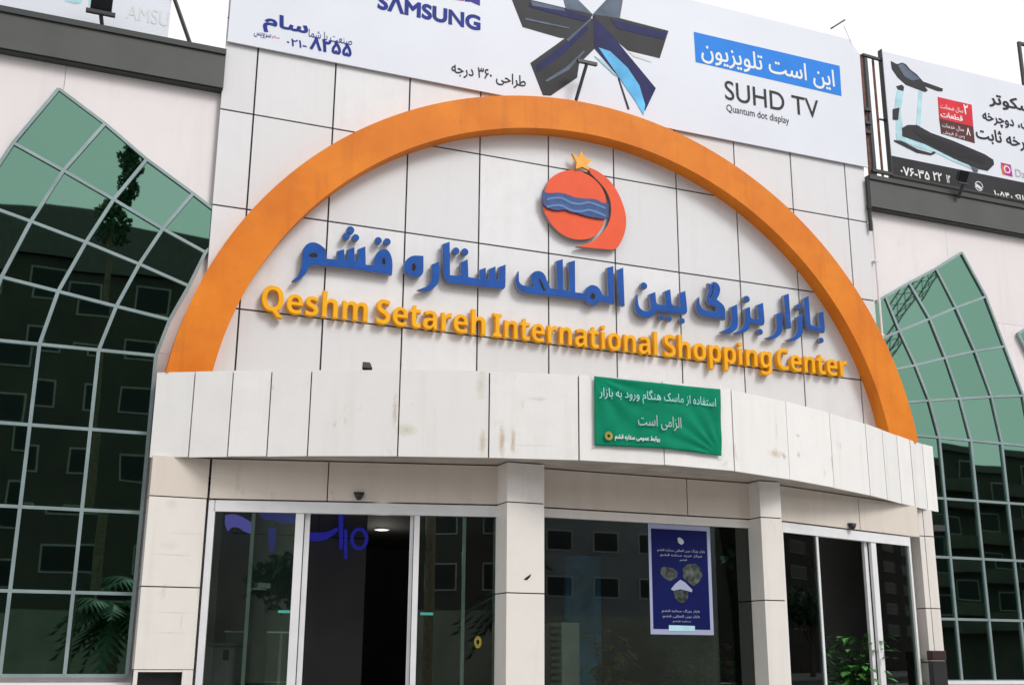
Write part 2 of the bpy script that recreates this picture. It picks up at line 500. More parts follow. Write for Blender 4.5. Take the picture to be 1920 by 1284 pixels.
# Persian letter shaping: isolated, final, initial, medial forms
PF = {'ا': ('FE8D', 'FE8E'), 'آ': ('FE81', 'FE82'), 'ب': ('FE8F', 'FE90', 'FE91', 'FE92'), 'پ': ('FB56', 'FB57', 'FB58', 'FB59'),
      'ت': ('FE95', 'FE96', 'FE97', 'FE98'), 'ث': ('FE99', 'FE9A', 'FE9B', 'FE9C'), 'ج': ('FE9D', 'FE9E', 'FE9F', 'FEA0'),
      'چ': ('FB7A', 'FB7B', 'FB7C', 'FB7D'), 'ح': ('FEA1', 'FEA2', 'FEA3', 'FEA4'), 'خ': ('FEA5', 'FEA6', 'FEA7', 'FEA8'),
      'د': ('FEA9', 'FEAA'), 'ر': ('FEAD', 'FEAE'), 'ز': ('FEAF', 'FEB0'), 'س': ('FEB1', 'FEB2', 'FEB3', 'FEB4'),
      'ش': ('FEB5', 'FEB6', 'FEB7', 'FEB8'), 'ص': ('FEB9', 'FEBA', 'FEBB', 'FEBC'), 'ض': ('FEBD', 'FEBE', 'FEBF', 'FEC0'),
      'ط': ('FEC1', 'FEC2', 'FEC3', 'FEC4'), 'ع': ('FEC9', 'FECA', 'FECB', 'FECC'), 'ف': ('FED1', 'FED2', 'FED3', 'FED4'),
      'ق': ('FED5', 'FED6', 'FED7', 'FED8'), 'ک': ('FB8E', 'FB8F', 'FB90', 'FB91'), 'گ': ('FB92', 'FB93', 'FB94', 'FB95'),
      'ل': ('FEDD', 'FEDE', 'FEDF', 'FEE0'), 'م': ('FEE1', 'FEE2', 'FEE3', 'FEE4'), 'ن': ('FEE5', 'FEE6', 'FEE7', 'FEE8'),
      'و': ('FEED', 'FEEE'), 'ه': ('FEE9', 'FEEA', 'FEEB', 'FEEC'), 'ی': ('FBFC', 'FBFD', 'FBFE', 'FBFF')}
def persian(s):
    out = []
    for i, ch in enumerate(s):
        f = PF.get(ch)
        if not f: out.append(ch); continue
        prev = i > 0 and len(PF.get(s[i - 1], ())) == 4
        nxt = len(f) == 4 and i + 1 < len(s) and s[i + 1] in PF
        k = 3 if prev and nxt else 1 if prev else 2 if nxt else 0
        out.append(chr(int(f[k], 16)))
    r = ''.join(out)[::-1]
    # digits keep their left to right order
    res, run = '', ''
    for ch in r:
        if ch in '۰۱۲۳۴۵۶۷۸۹-': run = ch + run
        else: res += run + ch; run = ''
    return res + run

def glyph_outlines(s):
    """outlines of a line of writing as groups: one outer contour and the holes inside it"""
    cu = bpy.data.curves.new('t', 'FONT'); cu.body = s; cu.size = 1
    o = bpy.data.objects.new('tmp', cu); COL.objects.link(o)
    dg = bpy.context.evaluated_depsgraph_get()
    c2 = o.to_curve(dg)
    loops = []
    for sp in c2.splines:
        P = []
        bp = sp.bezier_points; n = len(bp)
        for i in range(n):
            p, q = bp[i], bp[(i + 1) % n]
            k0, k1, k2, k3 = p.co, p.handle_right, q.handle_left, q.co
            L = (k3 - k0).length
            straight = abs((k1 - k0).cross(k3 - k0).z) < 1e-4 and abs((k2 - k0).cross(k3 - k0).z) < 1e-4
            m_ = 1 if straight else 5
            for j in range(m_):
                t = j / m_
                v = k0 * (1 - t) ** 3 + k1 * 3 * t * (1 - t) ** 2 + k2 * 3 * t * t * (1 - t) + k3 * t ** 3
                if not P or (P[-1] - v.to_2d()).length > 1e-4: P.append(v.to_2d())
        if len(P) > 2: loops.append(P)
    o.to_curve_clear(); bpy.data.objects.remove(o); bpy.data.curves.remove(cu)
    area = lambda P: sum(P[i - 1].x * P[i].y - P[i].x * P[i - 1].y for i in range(len(P))) / 2
    def inside(p, P):
        r_ = False
        for i in range(len(P)):
            u, v = P[i - 1], P[i]
            if (u.y > p.y) != (v.y > p.y) and p.x < (v.x - u.x) * (p.y - u.y) / (v.y - u.y) + u.x: r_ = not r_
        return r_
    A = [area(P) for P in loops]
    return [(P, any(inside(P[0], Q) and k * j < 0 and abs(j) > abs(k) for Q, j in zip(loops, A))) for P, k in zip(loops, A)]

def thicken(P, d):
    out = []; n = len(P)
    ar = sum(P[i - 1].x * P[i].y - P[i].x * P[i - 1].y for i in range(n))
    for i in range(n):
        u = (P[i] - P[i - 1]).normalized(); v = (P[(i + 1) % n] - P[i]).normalized()
        nn = Vector((u.y + v.y, -(u.x + v.x)))
        if nn.length < 1e-3: nn = Vector((u.y, -u.x))
        nn.normalize()
        k = min(1.6, 1 / max(.3, nn.dot(Vector((u.y, -u.x)))))
        out.append(P[i] + nn * d * k * (1 if ar > 0 else -1))
    return out

def fill(outl, bold=0.0):
    """one clean layer of triangles inside the (perhaps overlapping) contours of a line of writing"""
    L = [thicken(P, -bold if hole else bold) if bold else P for P, hole in outl]
    vs, es = [], []
    for P in L:
        k = len(vs); n = len(P)
        vs += P; es += [(k + i, k + (i + 1) % n) for i in range(n)]
    V, _, F = delaunay_2d_cdt(vs, es, [], 0, 1e-5)[:3]
    segs = [(P[i - 1], P[i]) for P in L for i in range(len(P))]
    def wind(p):                              # how often the contours go round this point
        w = 0
        for u, v in segs:
            if (u.y <= p.y) != (v.y <= p.y):
                if p.x < (v.x - u.x) * (p.y - u.y) / (v.y - u.y) + u.x: w += 1 if v.y > u.y else -1
        return w
    return V, [f for f in F if wind((V[f[0]] + V[f[1]] + V[f[2]]) / 3)]

def text(name, sf, s, a0, a1, b0, b1, c, material, parent, bold=.0):
    """lettering laid on a surface so that its ink fills the box a0..a1, b0..b1"""
    V, F = fill(glyph_outlines(s), bold)
    used = {i for f in F for i in f}
    xs = [V[i].x for i in used]; ys = [V[i].y for i in used]
    x0, x1, y0, y1 = min(xs), max(xs), min(ys), max(ys)
    pts = [sf.at(a0 + (v.x - x0) / (x1 - x0) * (a1 - a0), b0 + (v.y - y0) / (y1 - y0) * (b1 - b0), c) for v in V]
    me = bpy.data.meshes.new(name); me.from_pydata(pts, [], F)
    bm = bmesh.new(); bm.from_mesh(me)
    bmesh.ops.delete(bm, geom=[v for v in bm.verts if not v.link_faces], context='VERTS')
    bm.to_mesh(me); bm.free()
    return link(name, me, material, parent)

def px(sf, pts, o=(0, 0), s=1.0, c=0):
    return [sf.hit(o[0] + p[0] / s, o[1] + p[1] / s, c) for p in pts]

def circ(cx, cy, r, ry=None, n=16):
    ry = ry or r
    return [(cx + r * math.cos(2 * math.pi * k / n), cy + ry * math.sin(2 * math.pi * k / n)) for k in range(n)]

# ------------------------------------------------------------------ the ground
def structure(name, mb, material):
    return tag(mb.build(name, material), kind='structure')
g = MB(); g.wbox(-400, 400, -400, 400, -1, -.16); structure('ground', g, M['ground'])
g = MB(); g.wbox(-300, 300, -30, -19, -.156, -.152); structure('road', g, M['asphalt'])
g = MB(); g.wbox(-120, 120, -19, 1, -.15, 0); structure('pavement', g, M['pavement'])
g = MB(); g.wbox(-120, 260, -44, -30, -.15, 0); structure('far_pavement', g, M['pavement'])

# ------------------------------------------------------------------ the shopping centre
mall = thing('shopping_center', (5.38, 0, 0), 'white clad shopping center with an orange arch over its curved entrance canopy', 'building')
TW, TH, Z0 = 1.2, 1.512, 9.354               # tile width, tile height, height of the seam at the springing of the top row
FX0, FX1 = -.485, 11.245
g = MB()
xs = [FX0] + [i * TW for i in range(10)] + [FX1]
zs = [3.9] + [Z0 - j * TH for j in range(3, -3, -1)]
zs = sorted(set([round(z, 4) for z in zs if z >= 3.9]))
J = .013
for a0, a1 in zip(xs, xs[1:]):
    for b0, b1 in zip(zs, zs[1:]):
        e0 = 0 if a0 == FX0 else J; e1 = 0 if a1 == FX1 else J
        w = random.uniform(-.0015, .0015)
        g.box(FAC, a0 + e0, a1 - e1, b0 + J, b1 - J, -.024, w)
facade = g.build('facade_wall', M['tile'], mall)
g = MB(); g.wbox(FX0 + .004, FX1 - .004, .026, .06, 3.9, zs[-1])
g.build('seam_backing', M['seam'], facade)
g = MB(); g.wbox(FX0 + .02, FX1 - .02, .45, 9, 3.95, 9.9)
g.build('rear_block', M['tile'], mall)

# orange arch: a deep ring standing proud of the tiles
AX, AZ, RO, RI, AK = 5.383, 4.438, 6.387, 5.795, .946
g = MB(); rings = []
N = 120
for i in range(N + 1):
    th = R(7.7) + (math.pi - R(15.4)) * i / N
    def pt(r, y): return (AX - r * math.cos(th), y, AZ + r * AK * math.sin(th))
    rings.append([g.bm.verts.new(pt(r, y)) for r, y in ((RO, -.28), (RO, .10), (RI, .10), (RI, -.28))])
for p, q in zip(rings, rings[1:]):
    for k in range(4): g.bm.faces.new((p[k], q[k], q[(k + 1) % 4], p[(k + 1) % 4]))
g.bm.faces.new(rings[0]); g.bm.faces.new(rings[-1][::-1])
g.build('arch', M['orange'], mall)

# canopy: narrow panels at both ends, wide ones between
ZT, ZB = 5.251, 4.095
ca = CAN_A
g = MB()
for i, (a0, a1) in enumerate(zip(ca, ca[1:])):
    e0 = 0 if i == 0 else .009; e1 = 0 if i == len(ca) - 2 else .009
    w = random.uniform(-.006, .006)
    g.box(CAN, a0 + e0, a1 - e1, ZB + random.uniform(0, .006), ZT + random.uniform(-.006, .006), -.03 + w, w)
canopy = g.build('canopy_fascia', M['canopy'], mall)
g = MB(); g.box(CAN, ca[0] + .01, ca[-1] - .01, ZB + .015, ZT - .015, -.06, -.038, 60)
g.build('seam_backing', M['seam'], canopy)
# canopy roof and underside, out to the fascia
def canopy_plate(z0, z1, c, name, material):
    g = MB(); top, bot = [], []
    n = 40
    for i in range(n + 1):
        p = CAN.at(ca[0] + .012 + (ca[-1] - ca[0] - .024) * i / n, 0, c)
        top.append(g.bm.verts.new((p.x, p.y, z1))); bot.append(g.bm.verts.new((p.x, p.y, z0)))
    for x, y in ((bot[-1].co.x, .02), (bot[0].co.x, .02)):
        top.append(g.bm.verts.new((x, y, z1))); bot.append(g.bm.verts.new((x, y, z0)))
    g.bm.faces.new(top); g.bm.faces.new(bot[::-1])
    k = len(top)
    for i in range(k): g.bm.faces.new((bot[i], bot[(i + 1) % k], top[(i + 1) % k], top[i]))
    return g.build(name, material, mall)
canopy_plate(ZB + .03, ZB + .09, -.064, 'soffit', M['soffit'])
canopy_plate(ZT - .10, ZT - .04, -.064, 'canopy_roof', M['soffit'])

# ---- ground floor ------------------------------------------------------------
ZH = 3.58                                     # seam between doors and header panels
def panels(sf, alist, blist, c0, c1, name, material, gap=.008, parent=mall):
    g = MB()
    for a0, a1 in zip(alist, alist[1:]):
        for b0, b1 in zip(blist, blist[1:]):
            g.box(sf, a0 + gap, a1 - gap, b0 + gap, b1 - gap, c0, c1)
    o = g.build(name, material, parent)
    g = MB(); g.box(sf, alist[0] + gap + .012, alist[-1] - gap - .012, blist[0] + .014, blist[-1] - .014, c0 + .012, c1 - .018)
    g.build('seam_backing', M['seam'], o)
    return o
LW = (Vector((3.50, -1.41)) - Vector((-.28, -.36))).length
RW = RD.hit(1724, 1000)[0]
# left end pillar, its cladding ends above a dark recess on two posts
panels(FRONT, [-1.03, -.29], [1.41, 2.43, ZH], -.34, 0, 'pillar', M['pillar'])
panels(FRONT, [-1.03, -.284], [ZH, ZB + .02], -.3, 0, 'header', M['header'])
g = MB(); g.box(FRONT, -1.02, -.97, 0, 1.41, -.06, -.005); g.box(FRONT, -.43, -.30, 0, 1.41, -.06, -.005)
g.box(FRONT, -.97, -.43, 1.385, 1.41, -.06, -.01)
p = g.build('pillar_foot', M['pillar'], mall)
g = MB(); g.box(FRONT, -1.01, -.31, 0, 1.41, -.34, -.20); g.build('recess_shade', M['seam'], p)  # dark sheet put in as the shade inside the open gap
# header over the left doors
a_s = LD.hit(615, 900)[0]
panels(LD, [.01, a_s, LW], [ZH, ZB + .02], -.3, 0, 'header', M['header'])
# middle pillars
PL = Plane((0, -1.74), (1, 0)); PR = Plane((0, -1.70), (1, 0))
a0 = PL.hit(949.5, 1000)[0]; a1 = PL.hit(1021.5, 1000)[0]
panels(PL, [a0, a1], [0, 2.40, ZH, ZB + .02], -.5, 0, 'pillar', M['pillar'])
mwa0 = a1
a0r = PR.hit(1427, 1000)[0]; a1r = PR.hit(1468, 1000)[0]
panels(PR, [a0r, a1r], [0, 2.40, ZH, ZB + .02], -.34, 0, 'pillar', M['pillar'])
mwa1 = a0r
a_s = MW.hit(1288, 920)[0]
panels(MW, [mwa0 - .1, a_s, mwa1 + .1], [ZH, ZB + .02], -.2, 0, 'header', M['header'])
a_s = RD.hit(1610, 950)[0]
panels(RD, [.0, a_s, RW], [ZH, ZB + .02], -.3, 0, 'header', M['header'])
# right end pillar with a thin return strip towards the doors
ea0 = FRONT.hit(1733, 1100)[0]; ea1 = FRONT.hit(1757, 1100)[0]
RE = Plane((0, -.13), (1, 0))
e0 = RE.hit(1723, 1000)[0]; e1 = RE.hit(1751, 1000)[0]
panels(RE, [e0, e0 + (e1 - e0) * .36, e1], [0, 1.55, 2.43, ZH + .06, ZB + .02], -.4, 0, 'pillar', M['pillar'])

# sliding doors: white aluminium frames, clear glass leaves
def glass(sf, a0, a1, b0, b1, c, parent, name='glass'):
    g = MB(); g.box(sf, a0, a1, b0, b1, c - .006, c + .006)
    return g.build(name, M['clear_glass'], parent)
def bars(sf, lst, name, material, parent, c0=-.08, c1=0):
    g = MB()
    for it in lst:
        a0, a1, b0, b1 = it[:4]; k0, k1 = (it[4], it[5]) if len(it) > 4 else (c0, c1)
        g.box(sf, a0, a1, b0, b1, k0, k1)
    return g.build(name, material, parent)
ZD = ZH - .16                                 # underside of the door frame head
FL = .12                                      # inner floor level
def door(sf, jl, o0, o1, jr, w0, w1, thin_l, thin_r, j=.07):
    """jl/jr outer jambs, o0..o1 the open gap, w0/w1 widths of the double stiles beside it, thin: edges of the pushed back leaves"""
    fr = bars(sf, [(jl, jl + j * 1.25, FL, ZH - .012), (jr - j, jr, FL, ZH - .012), (jl + j, jr - j, ZD, ZH - .012)], 'door_frame', M['alu'], mall, -.12, -.02)
    for a0, a1, stile, th in ((jl + j, o0, (o0 - w0, o0 - w0 * .42), thin_l), (o1, jr - j, (o1 + w1 * .42, o1 + w1), thin_r)):
        g = MB()
        g.box(sf, stile[0], stile[1], FL, ZD, -.085, -.035)
        lf = g.build('fixed_panel', M['alu'], mall)
        if a0 == o1: glass(sf, stile[1], a1, FL, ZD, -.06, lf)
        else: glass(sf, a0, stile[0], FL, ZD, -.06, lf)
        # the sliding leaf, parked behind the fixed panel
        inner = (o0 - w0 * .36, o0) if a0 != o1 else (o1, o1 + w1 * .36)
        g = MB(); g.box(sf, inner[0], inner[1], FL, ZD + .02, -.15, -.10)
        sl_ = g.build('sliding_leaf', M['alu'], mall)
        g = MB(); g.box(sf, th - .023, th + .023, FL, ZD, -.145, -.105); g.build('leaf_edge', M['edge_glass'], sl_)
        if a0 == o1: glass(sf, inner[1], th - .018, FL, ZD, -.125, sl_)
        else: glass(sf, th + .018, inner[0], FL, ZD, -.125, sl_)
H = lambda sf, x, y=1100: sf.hit(x, y)[0]
door(LD, .012, H(LD, 574), H(LD, 766), H(LD, 946), H(LD, 574) - H(LD, 547), H(LD, 784) - H(LD, 766), H(LD, 465), H(LD, 870))
door(RD, H(RD, 1471), H(RD, 1546), H(RD, 1636), H(RD, 1716), H(RD, 1546) - H(RD, 1540), H(RD, 1652) - H(RD, 1636), H(RD, 1494), H(RD, 1682), .05)
# shop window between the pillars
wf = bars(MW, [(mwa0, mwa1 + .2, ZH - .13, ZH - .012), (mwa0, mwa0 + .02, FL, ZH - .13)], 'window_frame', M['pillar'], mall, -.12, -.02)
glass(MW, mwa0 + .02, mwa1 + .2, FL, ZH - .13, -.07, wf, 'window_glass')

# ---- inside --------------------------------------------------------------------
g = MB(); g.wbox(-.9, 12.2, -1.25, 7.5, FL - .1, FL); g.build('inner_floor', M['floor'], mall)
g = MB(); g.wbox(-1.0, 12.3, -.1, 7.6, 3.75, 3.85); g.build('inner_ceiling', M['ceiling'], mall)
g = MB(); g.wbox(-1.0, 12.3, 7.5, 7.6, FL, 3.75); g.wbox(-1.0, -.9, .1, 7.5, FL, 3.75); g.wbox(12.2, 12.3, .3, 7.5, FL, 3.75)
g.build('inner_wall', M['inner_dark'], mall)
IW = Plane((0, 1.6), (1, 0))
x0, x1 = H(IW, 395), H(IW, 684)
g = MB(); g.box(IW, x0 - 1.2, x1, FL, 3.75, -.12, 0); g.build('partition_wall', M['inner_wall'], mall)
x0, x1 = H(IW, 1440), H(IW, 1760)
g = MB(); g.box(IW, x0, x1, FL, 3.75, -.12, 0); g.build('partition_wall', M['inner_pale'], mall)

# ---- stone wings -----------------------------------------------------------------
joint = mat('stone_joint', (.45, .42, .42), .8)
for xa, xb in ((-10, FX0 + .3), (FX1 - .3, 22)):
    g = MB(); n = max(1, round((xb - xa) / 2.4)); w = (xb - xa) / n
    for i in range(n):
        for z0, z1 in ((1.20, 3.4), (3.4, 5.6), (5.6, 7.8), (7.8, 9.66)):
            g.box(WING, xa + w * i + .003, xa + w * (i + 1) - .003, z0 + .002, z1 - .002, -.03, 0)
    ww = g.build('wing_wall', M['stone'], mall)
    g = MB(); g.wbox(xa, xb - .31 if xa < 0 else xb, .125, .4, 0, 9.66) if xa < 0 else g.wbox(xa + .31, xb, .125, .4, 0, 9.66)
    g.build('seam_backing', joint, ww)
# plinth under the glass
for xa, xb, w in ((-10, -.88, .76), (11.86, 21.7, .82)):
    g = MB()
    for i in range(12): g.wbox(xa + i * w + .004, xa + (i + 1) * w - .004, -.02, .09, 0, 1.19)
    pl_ = g.build('plinth', M['stone'], mall)
    g = MB(); g.wbox(xa, xb, -.05, .06, 1.194, 1.25); g.build('plinth_ledge', M['stone'], pl_)
# dark parapets
for xa, xb in ((-10, FX0 + .01), (11.30, 22)):
    g = MB()
    P_ = Plane((0, .10), (1, 0))
    g.box(P_, xa, xb, 9.665, 10.20, -.5, .16)
    pp = g.build('parapet', M['parapet'], mall)
    g = MB(); g.box(P_, xa, xb, 10.203, 10.29, -.5, .19); g.box(P_, xa, xb, 9.64, 9.662, -.3, .13); g.build('parapet_cap', M['parapet_cap'], pp)

# arched glass bays: rows of nodes traced on the wing wall; a bent band that ends in a radial cut behind the main block
def strip(g, pts, w, c0, c1, sf=WING, closed=False):
    """one bar swept along a bent line with mitred corners"""
    P = [Vector(p) for p in pts]; n = len(P); rows = []
    for i, p in enumerate(P):
        d0 = (p - P[i - 1]) if (i or closed) else (P[1] - p)
        d1 = (P[(i + 1) % n] - p) if (i < n - 1 or closed) else d0
        d0, d1 = d0.normalized(), d1.normalized()
        nn = Vector((-(d0 + d1).y, (d0 + d1).x)).normalized()
        k = w / 2 / max(.4, nn.dot(Vector((-d0.y, d0.x))))
        rows.append([g.bm.verts.new(sf.at((p + nn * k * s_).x, (p + nn * k * s_).y, c)) for s_, c in ((1, c0), (1, c1), (-1, c1), (-1, c0))])
    for a_, b_ in zip(rows, rows[1:] + (rows[:1] if closed else [])):
        for k in range(4): g.bm.faces.new((a_[k], b_[k], b_[(k + 1) % 4], a_[(k + 1) % 4]))
    if not closed: g.bm.faces.new(rows[0]); g.bm.faces.new(rows[-1][::-1])

def bay(rows, zlow, flip, name='arched_window'):
    """rows: lists of (a, z) nodes, top row first, then straight down to the levels in zlow"""
    last = rows[-1]
    full = rows + [[(a, z) for a, _ in last] for z in zlow]
    g = MB()
    C = .045
    for ra, rb in zip(full, full[1:]):
        for i in range(len(ra) - 1):
            q = [ra[i], ra[i + 1], rb[i + 1], rb[i]]
            tx, tz = random.uniform(-.009, .009), random.uniform(-.009, .009)
            ca_ = sum(p[0] for p in q) / 4; cz_ = sum(p[1] for p in q) / 4
            vs = [WING.at(p[0], p[1], C + (p[0] - ca_) * tx + (p[1] - cz_) * tz) for p in q]
            g.face(vs)
    w = g.build(name, M['green_glass'], mall)
    g = MB()
    for i in range(len(full[0])): strip(g, [r_[i] for r_ in full], .046, C - .035, C + .031)
    for r_ in full: strip(g, r_, .042, C - .03, C + .028)
    g.build('mullions', M['mullion'], w)
    return w
W_ = lambda pts: [WING.hit(x, y, .045) for x, y in pts]
rowsL = [W_(r_) for r_ in (
    [(110, 168), (197, 233), (275, 300), (362, 364), (440, 425)],
    [(25, 269), (119, 321), (213, 375), (305, 430), (385, 474)],
    [(-47, 378), (58, 416), (161, 455), (261, 496), (354, 537)],
    [(-105, 497), (3, 520), (109, 547), (218, 575), (318, 600)])]
e = W_([(74, 646), (187, 656), (292, 668)])
wd = (e[2][0] - e[0][0]) / 2; ez = sum(p[1] for p in e) / 3
rowsL.append([(e[0][0] + wd * (i - 2), ez) for i in range(5)])
zl = [W_([p])[0][1] for p in ((115, 801), (102, 953), (90, 1109), (78, 1266))]
bay(rowsL, zl, False)
rowsR = [W_(r_) for r_ in (
    [(1802, 474), (1753.5, 504.5), (1703, 531), (1658.6, 556.5), (1612, 582)],
    [(1847, 556.5), (1791, 577), (1742, 598), (1685, 621), (1640, 640)],
    [(1882, 649.7), (1827, 658.6), (1771.5, 671), (1715, 685), (1660, 696)],
    [(1917, 742), (1857.5, 744), (1798, 747.5), (1741, 751), (1688, 755)])]
e = W_([(1875.4, 831.4), (1819, 825), (1758, 820.6)])
wd = (e[0][0] - e[2][0]) / 2; ez = sum(p[1] for p in e) / 3
rowsR.append([(e[1][0] + wd * (2 - i), ez) for i in range(5)])
zl = [W_([p])[0][1] for p in ((1826, 938.5), (1837, 1047.5), (1844.7, 1161.5), (1851, 1276))]
bay(rowsR, zl, True)
# the next bay, of which only the tip of its radial cut shows at the picture's edge
tip = W_([(1908, 626)])[0]
da, dz = tip[0] - rowsR[0][4][0], tip[1] - rowsR[0][4][1]
bay([[(a_ + da, z_ + dz) for a_, z_ in r_] for r_ in rowsR], zl, True)

# ------------------------------------------------------------------ sign lettering inside the arch
SIGN = Plane((0, 0), (1, 0))
LC0, LC1 = .035, .125
def chunky(s): return ''.join(chr(0x1D5D4 + ord(c) - 65) if c.isupper() else chr(0x1D5EE + ord(c) - 97) for c in s)
def letters(sf, s, xs_px, yb, yt, material, parent, bold, o=(0, 0)):
    """one raised letter after another; xs_px = picture columns where the word starts and ends, yb/yt = foot and cap line"""
    a0, a1 = xs_px; s = chunky(s)
    def probe(t_):
        cu = bpy.data.curves.new('t', 'FONT'); cu.body = t_; cu.size = 1; cu.offset = bold; cu.resolution_u = 2
        me = curve_mesh(cu); xx = [v.co.x for v in me.vertices]; yy = [v.co.y for v in me.vertices]
        bpy.data.meshes.remove(me)
        return min(xx), max(xx), min(yy), max(yy)
    w0, w1, _, _ = probe(s); EL = chunky('l')
    cap = probe(chunky('I'))
    kx = (a1 - a0) / (w1 - w0); ky = (yt - yb) / (cap[3] - cap[2])
    for i, ch in enumerate(s):
        pen = probe(s[:i] + EL)[1] - probe(EL)[1] if i else 0   # pen position from the right edge of an l set in this place
        V, F = fill(glyph_outlines(ch), bold)
        put = lambda v, c: sf.at(a0 + (v.x + pen - w0) * kx, yb + (v.y - cap[2]) * ky, c)
        n = len(V); edges = {}
        for f in F:
            for k in range(3):
                e = (f[k], f[(k + 1) % 3]); edges[e] = edges.get(e, 0) + 1
        rim = [e for e in edges if (e[1], e[0]) not in edges]
        me = bpy.data.meshes.new('letter')
        me.from_pydata([put(v, LC1) for v in V] + [put(v, LC0) for v in V], [], list(F) + [(p + n, q + n, q, p) for p, q in rim])
        bm = bmesh.new(); bm.from_mesh(me)
        bmesh.ops.delete(bm, geom=[v for v in bm.verts if not v.link_faces], context='VERTS')
        bmesh.ops.bevel(bm, geom=[e for e in bm.edges if len(e.link_faces) == 2 and abs(e.link_faces[0].normal.dot(e.link_faces[1].normal)) < .2 and all(abs(v.co.y + LC1) < 1e-4 for v in e.verts)],
                        offset=.006, segments=1, affect='EDGES')
        bm.to_mesh(me); bm.free()
        link('letter', me, material, parent)
eng = thing('sign_lettering', (5.38, 0, 6.3), 'raised yellow English lettering under the blue lettering inside the orange arch', 'sign')
A_ = lambda x, y: SIGN.hit(x, y, LC1)[0]
yb, yt = 6.318, 6.690
for wd_, x0, y0, x1, y1 in (('Qeshm', 491, 560, 690, 590), ('Setareh', 706, 590, 911, 610), ('International', 925, 610, 1233, 640), ('Shopping', 1246, 650, 1448, 680), ('Center', 1458, 680, 1590, 700)):
    letters(SIGN, wd_, (A_(x0, y0), A_(x1, y1)), yb, yt, M['yellow'], eng, .0)

blue = thing('sign_lettering', (5.38, 0, 7), 'raised blue Persian lettering across the tiles inside the orange arch', 'sign')
def blue_word(o, s, outlines, dots, r_scale=1.0):
    ols = [smooth_poly(px(SIGN, ol, o, s, LC1), 3) for ol in outlines]
    for (x, y, r) in dots:
        a, b = SIGN.hit(o[0] + x / s, o[1] + y / s, LC1)
        a2, b2 = SIGN.hit(o[0] + (x + r) / s, o[1] + y / s, LC1)
        ols.append(circ(a, b, abs(a2 - a) * 1.0))
    slab('letters', SIGN, ols, LC0, LC1, [M['blue'], M['letter_side']], blue, .007)
blue_word((540, 415), 9.143, [
    [(75, 1010), (165, 940), (205, 850), (240, 740), (245, 560), (265, 470), (315, 400), (380, 365), (450, 358), (530, 385), (600, 435), (650, 490), (650, 635), (840, 655), (845, 510), (965, 475), (972, 650), (1012, 655), (1015, 485), (1140, 440), (1145, 670), (1200, 680), (1205, 475), (1330, 425), (1335, 740), (1480, 755), (1475, 660), (1500, 590), (1545, 520), (1620, 480), (1700, 480), (1750, 540), (1785, 640), (1795, 760), (1785, 915), (1700, 905), (1000, 800), (400, 745), (360, 790), (320, 870), (250, 950), (160, 1020), (90, 1030)],
    [(355, 575), (400, 545), (460, 540), (510, 570), (505, 610), (440, 620), (380, 610)],
    [(1610, 700), (1625, 640), (1655, 630), (1675, 680), (1680, 740), (1620, 735)]],
    [(1075, 145, 66), (1000, 255, 60), (1165, 275, 60), (1553, 325, 60), (1705, 345, 60)])
blue_word((745, 440), 8.727, [
    [(105, 530), (130, 440), (190, 375), (270, 340), (430, 345), (430, 560), (415, 640), (350, 690), (260, 690), (170, 650), (120, 600)],
    [(235, 530), (255, 475), (290, 475), (310, 530), (300, 590), (265, 600), (240, 575)]], [])
blue_word((745, 440), 8.727, [
    [(565, 485), (690, 435), (690, 720), (670, 790), (610, 860), (530, 915), (440, 925), (335, 900), (430, 865), (500, 830), (555, 750), (570, 650)]], [])
blue_word((745, 440), 8.727, [
    [(740, 155), (860, 110), (865, 660), (1040, 670), (1040, 450), (1155, 400), (1165, 690), (1350, 720), (1345, 575), (1450, 535), (1455, 715), (1500, 720), (1500, 560), (1610, 515), (1615, 735), (1655, 740), (1660, 530), (1775, 485), (1770, 850), (1740, 890), (860, 790), (800, 750), (765, 680), (745, 560)]],
    [(965, 260, 55), (1110, 278, 57)])
blue_word((955, 470), 8.348, [
    [(150, 310), (155, 470), (185, 520), (240, 545), (400, 555), (360, 500), (335, 420), (350, 365), (400, 325), (460, 315), (520, 335), (565, 390), (590, 460), (620, 520), (645, 585), (755, 600), (735, 160), (840, 130), (845, 610), (945, 630), (925, 180), (1030, 150), (1035, 650), (1170, 665), (1200, 600), (1250, 550), (1310, 535), (1380, 560), (1430, 620), (1460, 690), (1550, 710), (1530, 265), (1630, 240), (1645, 830), (1410, 800), (1370, 840), (1310, 855), (1240, 830), (1200, 775), (640, 705), (300, 670), (190, 640), (125, 570), (100, 470), (110, 400)],
    [(1265, 720), (1285, 675), (1320, 665), (1350, 690), (1350, 740), (1315, 765), (1280, 755)],
    [(462, 440), (485, 450), (575, 610), (560, 640), (520, 600)]], [])
blue_word((955, 470), 8.348, [[(1685, 300), (1785, 262), (1808, 865), (1715, 850)]], [])
blue_word((1180, 510), 9.6, [
    [(150, 385), (165, 560), (200, 650), (290, 705), (360, 685), (390, 600), (365, 395), (470, 355), (490, 540), (520, 580), (640, 590), (660, 560), (635, 345), (740, 305), (765, 560), (790, 595), (920, 630), (905, 375), (1010, 335), (1035, 560), (1045, 700), (1020, 755), (760, 735), (480, 700), (440, 770), (380, 815), (280, 820), (180, 780), (120, 700), (100, 560), (120, 440)]],
    [(268, 245, 58), (585, 815, 46), (722, 838, 46), (955, 875, 48)])
